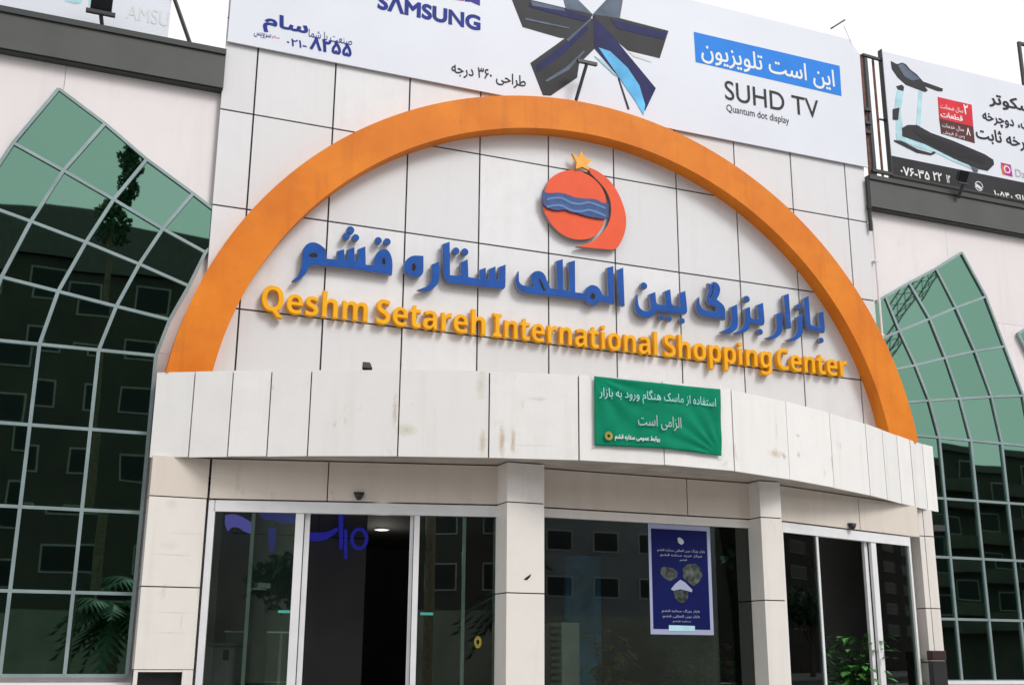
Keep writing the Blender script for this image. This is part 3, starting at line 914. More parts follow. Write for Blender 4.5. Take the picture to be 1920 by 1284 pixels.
blue_word((1180, 510), 9.6, [
    [(1265, 440), (1270, 560), (1310, 650), (1400, 690), (1570, 710), (1577, 650), (1545, 610), (1450, 590), (1400, 520), (1395, 440), (1425, 360), (1430, 280), (1420, 195), (1480, 225), (1505, 178), (1560, 180), (1620, 240), (1640, 320), (1620, 410), (1575, 490), (1640, 540), (1700, 600), (1730, 680), (1725, 860), (1680, 840), (1400, 810), (1270, 760), (1215, 680), (1205, 580), (1225, 490)],
    [(1498, 235), (1520, 240), (1525, 330), (1490, 430), (1450, 490), (1438, 478), (1480, 410), (1503, 330)]], [])
Z5 = ((1340, 530), 8.727)
blue_word(*Z5, [[(270, 395), (370, 350), (385, 640), (370, 740), (310, 800), (220, 830), (100, 800), (200, 750), (260, 690), (280, 600)]], [])
blue_word(*Z5, [[(495, 425), (580, 390), (590, 560), (620, 590), (720, 590), (700, 360), (795, 325), (820, 640), (805, 690), (580, 660), (570, 740), (510, 800), (420, 830), (320, 820), (430, 760), (480, 690), (500, 600)]], [(530, 265, 48), (750, 800, 42)])
blue_word(*Z5, [[(1010, 510), (1105, 470), (1110, 760), (1080, 840), (1010, 900), (920, 920), (840, 900), (940, 860), (1000, 790), (1020, 700)]], [])
blue_word(*Z5, [[(1130, 205), (1215, 175), (1255, 740), (1180, 745)]], [])
blue_word(*Z5, [[(1350, 555), (1440, 510), (1445, 800), (1410, 880), (1340, 930), (1260, 950), (1180, 930), (1280, 890), (1340, 820), (1360, 720)]], [(1380, 395, 42)])
blue_word(*Z5, [[(1455, 255), (1540, 215), (1575, 680), (1600, 700), (1720, 720), (1700, 490), (1780, 470), (1805, 740), (1800, 815), (1760, 800), (1560, 770), (1500, 720)]], [(1750, 938, 38)])

# round emblem above the lettering
emb = thing('emblem', (5.8, 0, 8.4), 'round coral emblem with a blue wave band and a yellow star', 'emblem')
EO = ((960, 260), 5.35)
epx = lambda pts, c=.10, n=3: smooth_poly(px(SIGN, pts, *EO, c), n)
slab('disc', SIGN, [epx([(330, 520), (370, 420), (440, 360), (540, 320), (640, 315), (740, 350), (830, 410), (900, 490), (940, 580), (948, 680), (938, 780), (914, 870), (860, 950), (790, 1000), (700, 1015), (600, 1005), (500, 960), (410, 880), (345, 780), (310, 690), (310, 600)])], .03, .10, [M['coral'], M['letter_side']], emb, .006)
slab('crescent', SIGN, [epx([(758, 285), (850, 320), (960, 400), (1040, 500), (1100, 620), (1140, 750), (1145, 870), (1120, 980), (1060, 1090), (1000, 1115), (645, 1082), (770, 1048), (866, 984), (944, 894), (985, 798), (993, 700), (980, 605), (934, 508), (866, 428), (790, 350)])], .03, .10, [M['coral'], M['letter_side']], emb, .006)
band = slab('wave_band', SIGN, [epx([(312, 512), (340, 540), (400, 545), (470, 540), (560, 560), (640, 590), (740, 600), (850, 610), (900, 640), (970, 648), (968, 795), (900, 805), (800, 790), (720, 770), (620, 740), (540, 715), (440, 720), (350, 690), (308, 640)], .13)], .10, .13, M['wave_blue'], emb, .004)
for dy in (0, 75):
    slab('wave_line', SIGN, [epx([(345, 600 + dy), (430, 585 + dy), (510, 590 + dy), (590, 630 + dy), (680, 645 + dy), (770, 630 + dy), (860, 655 + dy), (940, 690 + dy), (940, 712 + dy), (850, 678 + dy), (770, 652 + dy), (680, 668 + dy), (585, 655 + dy), (505, 612 + dy), (430, 606 + dy), (350, 622 + dy)], .133)], .13, .136, M['wave_light'], band)
slab('star', SIGN, [px(SIGN, [(605, 150), (665, 190), (695, 125), (735, 190), (805, 215), (755, 255), (775, 320), (708, 285), (640, 305), (648, 240)], *EO, .14)], .09, .14, M['star'], emb, .004)

# ------------------------------------------------------------------ the big billboard over the facade
BB = Plane((0, -.055), (1, 0))
bb = thing('billboard', (5.4, -.055, 11.8), 'long white billboard above the orange arch with a dark cross of screens', 'billboard')
slab('panel', BB, [[(-.47, 10.44), (11.30, 10.44), (11.32, 12.80), (11.09, 13.06), (9.4, 13.07), (-.45, 13.10)]], -.025, 0, M['vinyl'], bb)
g = MB()
for i in range(8): g.wbox(-.3 + i * 1.6, -.22 + i * 1.6, .0 - .028, .06, 10.6, 13.0)
for z in (11.2, 12.4): g.wbox(-.3, 10.98, .0, .05, z, z + .05)
g.build('frame', M['rust'], bb)
def shape(sf, pts, o, s, material, parent, c=.006, name='picture', c0=.001):
    return slab(name, sf, [px(sf, pts, o, s, c)], c0, c, material, parent)
O3 = ((940, 0), 2.743)
shape(BB, [(300, -70), (330, 40), (470, 75), (395, 0), (370, -70)], *O3, M['print_steel'], bb, .004)
shape(BB, [(640, -70), (625, 0), (610, 95), (470, 75), (540, 0), (580, -70)], *O3, M['print_steel'], bb, .004)
shape(BB, [(30, -60), (55, 0), (110, 140), (300, 195), (350, 200), (460, 95), (470, 75), (320, 40), (150, 0), (120, -60)], *O3, M['print_dark'], bb, .005)
shape(BB, [(470, 75), (610, 95), (860, 160), (815, 300), (650, 260), (545, 170)], *O3, M['print_dark'], bb, .006)
shape(BB, [(465, 95), (290, 225), (150, 325), (215, 490), (255, 492), (390, 400), (400, 330), (480, 250), (520, 150)], *O3, M['print_dark'], bb, .007)
shape(BB, [(470, 80), (560, 170), (650, 280), (795, 455), (740, 570), (650, 450), (590, 380), (480, 250)], *O3, M['print_navy'], bb, .009)
shape(BB, [(500, 245), (560, 265), (650, 350), (710, 440), (740, 540), (732, 592), (690, 520), (600, 390)], *O3, M['print_cyan'], bb, .011)
shape(BB, [(598, 400), (606, 400), (660, 562), (650, 565)], *O3, M['print_dark'], bb, .006)
shape(BB, [(480, 290), (520, 310), (600, 395), (575, 380)], *O3, M['print_aqua'], bb, .012)
shape(BB, [(655, 268), (770, 310), (770, 322), (680, 292)], *O3, M['print_pale'], bb, .007)
for q in ([(150, 2), (320, 42), (455, 92), (430, 112), (300, 80), (140, 34)], [(560, 100), (850, 168), (838, 205), (600, 150)], [(175, 340), (300, 245), (440, 130), (450, 150), (330, 270), (190, 372)]):
    shape(BB, q, *O3, M['print_navy'], bb, .0095, c0=.0072)
for q in ([(120, 92), (350, 143), (350, 150), (125, 104)], [(225, 415), (330, 350), (425, 260), (430, 268), (345, 362), (235, 422)], [(335, 205), (460, 95), (466, 100), (345, 215)], [(150, 5), (320, 42), (330, 60), (160, 30)]):
    shape(BB, q, *O3, M['print_steel'], bb, .0105, c0=.0075)
shape(BB, [(990, 165), (1740, 340), (1750, 495), (1000, 320)], *O3, M['print_sky'], bb, .004)
def tx(sf, s, p0, p1, material, parent, hgt, bold=0, c=.006, name='lettering', o=(0, 0), sc=1.0):
    """writing from picture point p0 (lower left of the ink) to p1 (lower right), hgt = ink height in pixels there"""
    q0 = sf.hit(o[0] + p0[0] / sc, o[1] + p0[1] / sc, c); q1 = sf.hit(o[0] + p1[0] / sc, o[1] + p1[1] / sc, c)
    qt = sf.hit(o[0] + p0[0] / sc, o[1] + (p0[1] - hgt) / sc, c)
    b0 = (q0[1] + q1[1]) / 2
    return text(name, sf, s, q0[0], q1[0], b0, b0 + qt[1] - q0[1], c, material, parent, bold)
tx(BB, persian('این است تلویزیون'), (1030, 322), (1718, 476), M['print_white'], bb, 118, .012, .007, o=O3[0], sc=O3[1])
tx(BB, 'SUHD TV', (1152, 510), (1636, 615), M['print_dark'], bb, 98, .004, o=O3[0], sc=O3[1])
tx(BB, 'Quantum dot display', (1160, 585), (1482, 650), M['print_dark'], bb, 48, 0, o=O3[0], sc=O3[1])
tx(BB, 'SΛMSUNG', (707, 22), (901, 54), M['print_samsung'], bb, 31, .04)
tx(BB, persian('طراحی ۳۶۰ درجه'), (846, 146), (986, 166), M['print_dark'], bb, 27, .012)
tx(BB, persian('سام'), (492, 64), (577, 72), M['print_samsung'], bb, 38, .03)
tx(BB, persian('صنعت با شما'), (578, 78), (660, 84), M['print_samsung'], bb, 19, .0)
tx(BB, persian('سرویس'), (476, 71), (508, 73), M['print_samsung'], bb, 11, 0)
tx(BB, persian('سام'), (510, 74), (524, 75), M['print_red'], bb, 8, 0)
tx(BB, '۰۲۱-', (537, 85), (575, 92), M['print_samsung'], bb, 14, .01)
tx(BB, '۸۲۵۵', (580, 94), (659, 107), M['print_samsung'], bb, 25, .035)
shape(BB, [(842, -12), (870, -8), (870, 2), (846, -1)], (0, 0), 1, M['print_magenta'], bb, .006)
shape(BB, [(868, -14), (900, -8), (900, 11), (890, 7), (884, 4), (872, 3)], (0, 0), 1, M['print_indigo'], bb, .006)

# ------------------------------------------------------------------ billboards on the wings
LB = Plane((0, .30), (1, 0))
lb = thing('billboard', (-2.5, .3, 10.3), 'pale billboard with faded writing standing on the left parapet', 'billboard')
a1 = LB.hit(316, 60)[0]
g = MB(); g.box(LB, -6.5, a1, 10.30, 13.2, -.04, 0); g.build('panel', M['vinyl'], lb)
tx(LB, 'AMSU', (236, 36), (316, 50), M['print_pale'], lb, 28, 0, .005)
shape(LB, [(122, 3), (142, 8), (152, 6), (156, -8), (120, -8)], (0, 0), 1, M['print_aqua'], lb, .004)
shape(LB, [(166, -8), (176, -6), (177, 12), (167, 14)], (0, 0), 1, M['print_aqua'], lb, .004)
g = MB()
for x in (-6, -4.2, -2.2): g.wbox(x, x + .06, .345, .40, 10.2, 13.2)
g.wbox(-6, -2.14, .35, .39, 11.4, 11.46)
g.build('post', M['black'], lb)
st = thing('strut', (-.8, .35, 10.3), 'slanting black strut rising from the left parapet beside the white tiles', 'strut')
g = MB(); p0 = LB.hit(366, 84); p1 = LB.hit(322, -14)
g.tube([LB.at(p0[0], 10.28, .02), LB.at(p1[0], p1[1], .02)], .032); g.build('pipe', M['black'], st)
g = MB(); g.box(LB, p0[0] - .08, p0[0] + .08, 10.285, 10.30, -.06, .10); g.build('foot_plate', M['black'], st)

RB = Plane((0, .30), (1, 0))
O4 = ((1580, 60), 3.379)
rb = thing('billboard', (13.5, .3, 10.3), 'white billboard picturing a treadmill above the right parapet', 'billboard')
c4 = lambda x, y: RB.hit(O4[0][0] + x / O4[1], O4[0][1] + y / O4[1])
tl = c4(250, 122); bl = c4(310, 905)
a0 = (tl[0] + bl[0]) / 2; zt = tl[1]; zb_ = bl[1]; a2 = 17.5
g = MB(); g.box(RB, a0, a2, zb_, zt, -.05, 0); g.build('panel', M['vinyl'], rb)
zband = c4(310, 785)[1]
g = MB(); g.box(RB, a0, a2, zb_ + .002, zband, .001, .005); g.build('bottom_band', M['print_dark'], rb)
g = MB(); g.box(RB, a0 - .02, a0, zb_ - .03, zt + .03, -.09, .02); g.box(RB, a0, a2, zb_ - .03, zb_, -.09, .02); g.build('frame', M['black'], rb)
R_ = lambda pts, m_, c=.006, nm='picture': shape(RB, pts, *O4, m_, rb, c, nm)
# treadmill
R_([(305, 185), (345, 205), (378, 195), (400, 205), (430, 240), (470, 270), (510, 315), (635, 360), (632, 378), (600, 375), (520, 345), (540, 372), (525, 382), (470, 362), (400, 335), (350, 290), (312, 235)], M['print_dark'])
R_([(350, 212), (380, 200), (425, 245), (490, 300), (440, 310), (390, 280)], M['print_steel'], .008)
R_([(340, 345), (375, 335), (390, 350), (385, 375), (350, 365)], M['print_dark'])
R_([(345, 372), (388, 378), (378, 440), (366, 500), (380, 590), (374, 680), (345, 692), (338, 640), (340, 560), (330, 500), (335, 430)], M['print_aqua'])
R_([(318, 490), (360, 480), (352, 560), (318, 555)], M['print_dark'], .008)
R_([(482, 372), (506, 378), (492, 600), (468, 592)], M['print_aqua'])
R_([(375, 610), (410, 590), (470, 590), (560, 640), (700, 690), (900, 775), (955, 810), (960, 840), (920, 880), (870, 870), (700, 800), (520, 710), (380, 660)], M['print_dark'], .008)
R_([(440, 625), (560, 665), (900, 800), (900, 840), (700, 780), (520, 690)], M['print_black'], .010)
R_([(370, 660), (520, 712), (700, 802), (850, 870), (845, 880), (700, 820), (590, 765), (500, 740), (370, 690)], M['print_aqua'], .007)
R_([(325, 685), (370, 690), (480, 745), (560, 768), (580, 755), (590, 768), (560, 782), (470, 765), (330, 695)], M['print_dark'], .009)
R_([(805, 845), (860, 870), (855, 890), (830, 885)], M['print_steel'], .009)
# badge
R_([(603, 412), (818, 462), (828, 600), (612, 548)], M['print_red'])
R_([(612, 548), (828, 600), (838, 705), (625, 645)], M['print_maroon'])
t4 = lambda s, p0, p1, m_, h, b=0, c=.008: tx(RB, s, p0, p1, m_, rb, h, b, c, o=O4[0], sc=O4[1])
t4(persian('سال ضمانت'), (622, 492), (765, 522), M['print_white'], 38, .0)
t4(persian('قطعات'), (622, 540), (762, 565), M['print_white'], 34, .02)
t4('۲', (770, 520), (800, 528), M['print_white'], 62, .02)
t4(persian('سال خدمات'), (632, 608), (770, 640), M['print_white'], 34, 0)
t4(persian('پس از فروش'), (640, 650), (775, 680), M['print_white'], 28, 0)
t4('۸', (785, 655), (812, 660), M['print_white'], 48, .02)
t4(persian('اسکوتر'), (930, 470), (1230, 545), M['print_black'], 95, .025)
t4(persian('اسکیت، دوچرخه'), (890, 572), (1330, 690), M['print_black'], 90, .02)
t4(persian('دوچرخه ثابت'), (850, 695), (1290, 800), M['print_black'], 105, .02)
t4('۰۷۶-۳۵', (368, 905), (553, 940), M['print_white'], 55, .02)
t4('۲۲', (575, 940), (632, 952), M['print_white'], 55, .02)
t4('۱۲', (660, 955), (685, 960), M['print_white'], 50, .02)
t4('۱۰۵۴', (962, 1042), (1060, 1062), M['print_white'], 40, .02)
t4(persian('پلاک'), (1070, 1072), (1170, 1092), M['print_white'], 52, .02)
# round phone mark
slab('picture', RB, [circ(*c4(862, 978), .105), circ(*c4(862, 978), .085)], .005, .008, M['print_pale'], rb)
R_([(838, 968), (850, 962), (880, 985), (892, 985), (888, 998), (870, 998), (845, 980)], M['print_pale'], .008)
# camera app mark and the start of its name
R_([(1003, 828), (1065, 842), (1078, 918), (1015, 902)], M['print_magenta'])
R_([(1003, 850), (1040, 836), (1030, 905), (1015, 902)], M['flower'], .0075)
slab('picture', RB, [circ(*c4(1040, 873), .085), circ(*c4(1040, 873), .06)], .0075, .010, M['print_white'], rb)
t4('Da', (1098, 915), (1160, 930), M['print_grey'], 48)
# open steel end frame beside the panel
def post(p0, p1, w, material, parent, c=0, name='post'):
    g = MB(); a0_, b0_ = c4(*p0); a1_, b1_ = c4(*p1); am = (a0_ + a1_) / 2
    g.box(RB, am - w / 2, am + w / 2, min(b0_, b1_), max(b0_, b1_), c - w, c); return g.build(name, material, parent)
post((128, 142), (178, 945), .045, M['rust'], rb, -.02); post((152, 145), (207, 955), .07, M['black'], rb, 0)
post((218, 160), (278, 915), .035, M['rust'], rb, -.10)
g = MB()
a_, b_ = c4(125, 145); a2_, b2_ = c4(245, 165)
g.bar(RB.at(a_, b_, 0), RB.at(a2_, b_, -.03), .05); p_, q_ = c4(240, 130), c4(215, 165)
g.bar(RB.at(a_, zb_ + .01, 0), RB.at(a0, zb_ + .01, 0), .06)
for y in (498, 582, 640): x_, z_ = c4(160, y); g.box(RB, x_ - .09, x_ + .05, z_ - .03, z_ + .03, -.02, .05)
x_, z_ = c4(262, 548); g.box(RB, x_ - .06, a0, z_ - .015, z_ + .015, -.08, -.05)
g.build('brace', M['black'], rb)
# far right: the corner of another frame
fr = thing('empty_billboard', (16.2, .5, 10.3), 'thin dark empty frame above the far right of the treadmill billboard', 'billboard frame')
FB = Plane((0, .75), (1, 0))
f0 = FB.hit(1912, 78); f1 = FB.hit(1921, 152)
g = MB(); g.box(FB, f0[0] - .03, f0[0] + .03, 10.2, f0[1], -.06, 0); g.build('post', M['black'], fr)
g = MB(); g.box(FB, f0[0] + .032, f0[0] + 3, f0[1] - .06, f0[1], -.06, 0); g.build('top_rail', M['black'], fr)
dp = thing('drain_pipe', (11.4, -.05, 9.6), 'short black drain pipe at the corner below the right parapet', 'pipe')
dpl = Plane((0, -.05), (1, 0)); q0 = dpl.hit(1622, 345); q1 = dpl.hit(1637, 433)
am = (q0[0] + q1[0]) / 2
g = MB(); g.tube([dpl.at(am, q0[1] + .1, 0), dpl.at(am, q1[1], 0)], .035); g.build('pipe', M['black'], dp)
g = MB(); g.tube([dpl.at(am, (q0[1] + q1[1]) / 2 - .04, 0), dpl.at(am, (q0[1] + q1[1]) / 2 + .04, 0)], .048); g.build('collar', M['black'], dp)
cd = thing('conduit', (11.35, .03, 5.5), 'thin white conduit running down the corner of the facade past the right arched window', 'conduit')
cpl = Plane((0, -.03), (1, 0)); q0 = cpl.hit(1645, 520)
g = MB(); g.tube([cpl.at(q0[0], 9.4, 0), cpl.at(q0[0], 5.6, 0)], .022); g.build('pipe', M['alu'], cd)
g = MB()
for z in (8.6, 7.2): g.box(cpl, q0[0] - .04, q0[0] + .04, z - .012, z + .012, -.12, .025)
g.build('clip', M['alu'], cd)

# ------------------------------------------------------------------ floodlights
def floodlight(pl, foot, head, w, h, tilt, label, arm=0.0, bar_w=0.0, pale=False):
    """foot and head are picture points on the plane pl; the lamp box hangs on a yoke at the head"""
    f0 = pl.hit(*foot); h0 = pl.hit(*head)
    o = thing('floodlight', pl.at(f0[0], f0[1], 0), label, 'floodlight', 'floodlights lighting the billboards')
    P0 = pl.at(f0[0], f0[1], 0); P1 = pl.at(h0[0], h0[1], arm)
    g = MB(); g.tube([P0, P1], .03); g.build('pole', M['black'], o)
    g = MB()
    if bar_w: g.bar(P1 - Vector((bar_w / 2, 0, 0)), P1 + Vector((bar_w / 2, 0, 0)), .055)
    else: g.bar(P1 - Vector((w * .55, 0, 0)), P1 + Vector((w * .55, 0, 0)), .03)
    g.build('yoke', M['black'], o)
    if w:
        cb = P1 + Vector((0, 0, h * .5 + .05))
        rot_ = Matrix.Rotation(tilt, 4, 'X')
        g = MB(); s_ = lambda x, y, z: cb + rot_ @ Vector((x, y, z))
        A = [(-.5, .0), (.5, .0), (.5, 1), (-.5, 1)]
        g.hexa([s_(-w / 2, -.03, -h / 2), s_(w / 2, -.03, -h / 2), s_(w * .36, .09, -h * .36), s_(-w * .36, .09, -h * .36),
                s_(-w / 2, -.03, h / 2), s_(w / 2, -.03, h / 2), s_(w * .36, .09, h * .36), s_(-w * .36, .09, h * .36)])
        hd = g.build('lamp_housing', M['black'], o, bevel=.008)
        g = MB(); g.hexa([s_(-w * .44, -.04, -h * .42), s_(w * .44, -.04, -h * .42), s_(w * .44, -.032, -h * .42), s_(-w * .44, -.032, -h * .42),
                          s_(-w * .44, -.04, h * .42), s_(w * .44, -.04, h * .42), s_(w * .44, -.032, h * .42), s_(-w * .44, -.032, h * .42)])
        g.build('lamp_glass', M['win_dark'], hd)
    return o
PF_ = Plane((0, -.10), (1, 0))
fl = floodlight(Plane((0, .0), (1, 0)), (192, 54), (188, 31), .30, .30, R(35), 'black floodlight on a short pole in front of the pale left billboard', .1, .40)
floodlight(Plane((0, -.10), (1, 0)), (1796, 372), (1796, 350), .22, .22, R(30), 'black floodlight on the right parapet in front of the treadmill billboard', .15)
floodlight(Plane((0, -.26), (1, 0)), (1080, 188), (1096, 123), .0, .0, 0, 'black T shaped lamp bracket standing on top of the orange arch', .10, .36)
cl_ = Plane((0, -.06), (1, 0)); k0 = cl_.hit(1603, 86); k1 = cl_.hit(1581, 50)
o = thing('floodlight', cl_.at(k0[0], k0[1], 0), 'thin slanted lamp on a fine stalk over the right corner of the big billboard', 'floodlight', 'floodlights lighting the billboards')
g = MB(); g.tube([cl_.at(k0[0], k0[1] - .1, -.02), cl_.at(k1[0], k1[1], .02)], .008); g.build('pole', M['alu'], o)
q0 = cl_.hit(1556, 56); q1 = cl_.hit(1581, 40); g = MB(); g.bar(cl_.at(q0[0], q0[1], .06), cl_.at(q1[0], q1[1], .02), .07, .03); g.build('lamp_housing', M['dark'], o)
floodlight(Plane((0, -1.25), (1, 0)), (686, 706), (686, 700), .14, .045, R(60), 'small dark lamp peeping over the canopy edge below the yellow lettering', .05)

# ------------------------------------------------------------------ green banner on the canopy
bn = thing('banner', CAN.at(CAN_A[9], 4.6, .05), 'green cloth banner with white Persian writing tied to the canopy front', 'banner')
TLq, TRq, BRq, BLq = [CAN.hit(x, y, .045) for x, y in ((1114, 705), (1350.5, 729.5), (1352.5, 854.5), (1115, 835))]
me = bpy.data.meshes.new('cloth'); nu, nv = 64, 34; V, F = [], []
for j in range(nv + 1):
    v = j / nv
    for i in range(nu + 1):
        u = i / nu
        a = (TLq[0] * (1 - u) + TRq[0] * u) * (1 - v) + (BLq[0] * (1 - u) + BRq[0] * u) * v
        b = (TLq[1] * (1 - u) + TRq[1] * u) * (1 - v) + (BLq[1] * (1 - u) + BRq[1] * u) * v
        b -= .022 * math.sin(math.pi * u) * (1 - v) - .018 * math.sin(math.pi * u) * v
        # folds fan out of the lower right and upper left corners, where the cords pull
        def fan(du, dv, n, ph):
            r_ = math.hypot(du, dv * .6)
            return math.sin(math.atan2(dv * .6, du) * n + ph) * math.exp(-r_ * 2.6) * min(1, r_ * 6)
        w = .024 * fan(1 - u, 1 - v, 17, .3) + .017 * fan(u, v, 15, 1.1) + .004 * math.sin(u * 9 + v * 4) + .003 * math.sin(u * 23 - v * 11)
        V.append(CAN.at(a, b, .045 + w))
for j in range(nv):
    for i in range(nu):
        k = j * (nu + 1) + i; F.append((k, k + nu + 1, k + nu + 2, k + 1))
me.from_pydata(V, [], F)
cl_o = link('cloth', me, M['green_cloth'], bn, True)
md = cl_o.modifiers.new('thickness', 'SOLIDIFY'); md.thickness = .003
tb = lambda s, p0, p1, h, m_, b=.0: tx(CAN, persian(s), p0, p1, m_, bn, h, b, .074)
tb('استفاده از ماسک هنگام ورود به بازار', (1124, 752), (1343, 769), 27, M['print_aqua'])
tb('الزامی است', (1197, 803), (1278, 809), 27, M['print_grey'])
tb('روابط عمومی ستاره قشم', (1153, 825), (1238, 832), 13, M['print_pale'], .03)
slab('crest', CAN, [circ(*CAN.hit(1141, 817, .06), .055, .06), circ(*CAN.hit(1141, 817, .06), .022)], .068, .072, M['leaf_yellow'], bn)
g = MB()
for q, dx, dz in ((TLq, -.03, .05), (TRq, .03, .05), (BRq, .04, -.03), (BLq, -.03, -.03)):
    g.bar(CAN.at(q[0], q[1], .045), CAN.at(q[0] + dx, q[1] + dz, .02), .006)
g.build('cord', M['print_white'], bn)

# ------------------------------------------------------------------ poster on the shop window
ps = thing('poster', MW.at(6.2, 2.6, -.05), 'tall dark blue poster with a pale rim stuck on the middle shop window', 'poster')
OP = ((1200, 960), 5.35)
pa0, pb1 = MW.hit(1215, 980, -.055); pa1, pb0 = MW.hit(1338.5, 1190, -.055)
g = MB(); g.box(MW, pa0, pa1, pb0, pb1, -.060, -.055); g.build('sheet', M['poster_rim'], ps)
q0 = MW.hit(1220.5, 990, -.052); q1 = MW.hit(1332, 1180, -.052)
g = MB(); g.box(MW, q0[0], q1[0], q1[1], q0[1], -.0545, -.052); g.build('field', M['poster'], ps)
pp_ = lambda pts, m_, c=-.049: shape(MW, pts, *OP, m_, ps, c, 'picture', c - .002)
pp_([(375, 260), (400, 250), (435, 280), (440, 310), (415, 325), (385, 305)], M['print_grey'])
pp_([(205, 560), (240, 545), (330, 560), (380, 600), (370, 650), (300, 690), (230, 650), (205, 610)], M['poster_photo'])
pp_([(430, 560), (480, 520), (560, 515), (620, 570), (625, 640), (590, 700), (540, 740), (470, 690), (430, 650)], M['poster_photo'])
pp_([(405, 675), (450, 700), (525, 775), (520, 800), (470, 785), (405, 770), (335, 785), (310, 770), (350, 720)], M['poster_rim'], -.045)
pp_([(335, 790), (405, 778), (485, 795), (480, 860), (440, 905), (400, 905), (350, 860)], M['poster_photo'], -.047)
pp_([(290, 1130), (550, 1138), (552, 1192), (290, 1190)], M['print_aqua'])
tp = lambda s, p0, p1, h, m_=M['print_grey']: tx(MW, persian(s), p0, p1, m_, ps, h, 0, -.049, o=OP[0], sc=OP[1])
tp('بازار بزرگ بین المللی ستاره قشم', (175, 400), (650, 412), 38)
tp('مرکز خرید ستاره قشم', (205, 448), (620, 458), 34)
tp('قشم', (400, 492), (470, 495), 26)
tp('بازار بزرگ ستاره قشم', (220, 1005), (600, 1015), 36)
tp('بازار بین المللی قشم', (230, 1060), (600, 1068), 34)
tp('ستاره قشم', (330, 1105), (510, 1108), 24)

# ------------------------------------------------------------------ small things at the doors
def sensor(sf, x, y, label):
    a, b = sf.hit(x, y, .03)
    o = thing('door_sensor', sf.at(a, b, 0), label, 'motion sensor', 'sensors over the sliding doors')
    g = MB(); g.box(sf, a - .07, a + .07, b + .02, b + .045, 0.002, .07); g.build('mount', M['dark'], o)
    g = MB(); p = sf.at(a, b, .04); g.lathe(p + Vector((0, 0, -.06)), [(.012, 0), (.035, .015), (.055, .05), (.062, .079)], 14); g.build('dome', M['dark'], o, True)
sensor(LD, 673, 929, 'small black dome sensor over the left sliding doors')
sensor(RD, 1597, 986, 'small black dome sensor over the right sliding doors')
def sticker(sf, x, y, w, h, label, material, c, oval=False):
    a, b = sf.hit(x, y, c)
    ol = circ(a, b, w / 2, h / 2) if oval else [(a - w / 2, b - h / 2), (a + w / 2, b - h / 2), (a + w / 2, b + h / 2), (a - w / 2, b + h / 2)]
    o = slab('sticker', sf, [ol] + ([circ(a, b, w * .2, h * .2)] if oval else []), c - .001, c + .001, material)
    tag(o, label, 'sticker')
sticker(LD, 534, 1146, .17, .035, 'teal strip sticker on the fixed glass left of the open doorway', M['teal'], -.05)
sticker(LD, 800, 1150, .17, .035, 'teal strip sticker on the fixed glass right of the open doorway', M['teal'], -.05)
sticker(LD, 896, 1203, .10, .16, 'pale yellow oval sticker low on the right glass of the left doors', M['leaf_yellow'], -.05, True)
q = slab('sticker', PL, [[PL.hit(x, y, .002) for x, y in ((982, 1086), (986, 1082), (992, 1078), (996, 1075), (994, 1081), (988, 1087))]], .001, .004, M['print_black'])
tag(q, 'small black smudge like mark stuck on the pillar between the left doors and shop window', 'mark')
# bin at the foot of the right end pillar
EB = Plane((0, -.62), (1, 0))
b0 = EB.hit(1749, 1240); b1 = EB.hit(1775, 1240); bt = EB.hit(1760, 1219)[1]
bi = thing('litter_bin', (b0[0] + .2, -.5, 0), 'tall dark bin with a maroon lid at the foot of the right end pillar', 'bin')
g = MB(); g.wbox(b0[0], b1[0], -.62, -.50, 0, bt - .16); g.build('body', M['dark'], bi, bevel=.01)
g = MB(); g.wbox(b0[0] - .005, b1[0] + .005, -.63, -.49, bt - .155, bt); g.build('lid', mat('dark_maroon_lid', (.03, .009, .010), .5), bi, bevel=.012)

# ------------------------------------------------------------------ things inside
N1 = Plane((0, 1.25), (1, 0))
ns = thing('neon_sign', N1.at(1.3, 3.2, 0), 'blue glowing script hanging behind the left sliding doors', 'neon sign')
ON = ((380, 930), 5.647)
nn_ = lambda pts, m_='neon': slab('tube', N1, [smooth_poly(px(N1, pts, *ON, .02), 3)], 0, .03, M[m_], ns)
nn_([(240, 200), (330, 190), (420, 220), (520, 280), (520, 400), (440, 370), (380, 330), (310, 330), (270, 370), (240, 300)], 'neon_pale')
nn_([(235, 100), (425, 100), (420, 140), (330, 150), (240, 130)])
nn_([(590, 170), (700, 150), (760, 170), (860, 180), (990, 195), (1060, 215), (1050, 260), (900, 290), (800, 270), (750, 250), (640, 240)])
nn_([(690, 330), (780, 330), (760, 580), (710, 580)])
nn_([(1080, 380), (1300, 380), (1420, 330), (1440, 360), (1340, 440), (1250, 470), (1080, 470)])
nn_([(1440, 180), (1490, 180), (1480, 560), (1450, 560)])
nn_([(1500, 350), (1530, 350), (1530, 660), (1500, 660)])
slab('tube', N1, [circ(*N1.hit(380 + 1655 / 5.647, 930 + 450 / 5.647), .14, .17), circ(*N1.hit(380 + 1655 / 5.647, 930 + 450 / 5.647), .09, .12)], 0, .03, M['neon'], ns)
g = MB(); hh = [N1.hit(x, 940)[0] for x in (440, 520, 600, 690)]
for a in hh: g.box(N1, a - .005, a + .005, 3.3, 3.75, -.01, 0)
g.box(N1, hh[0] - .01, hh[-1] + .01, 3.30, 3.32, -.012, -.002); g.build('hanger', M['dark'], ns)

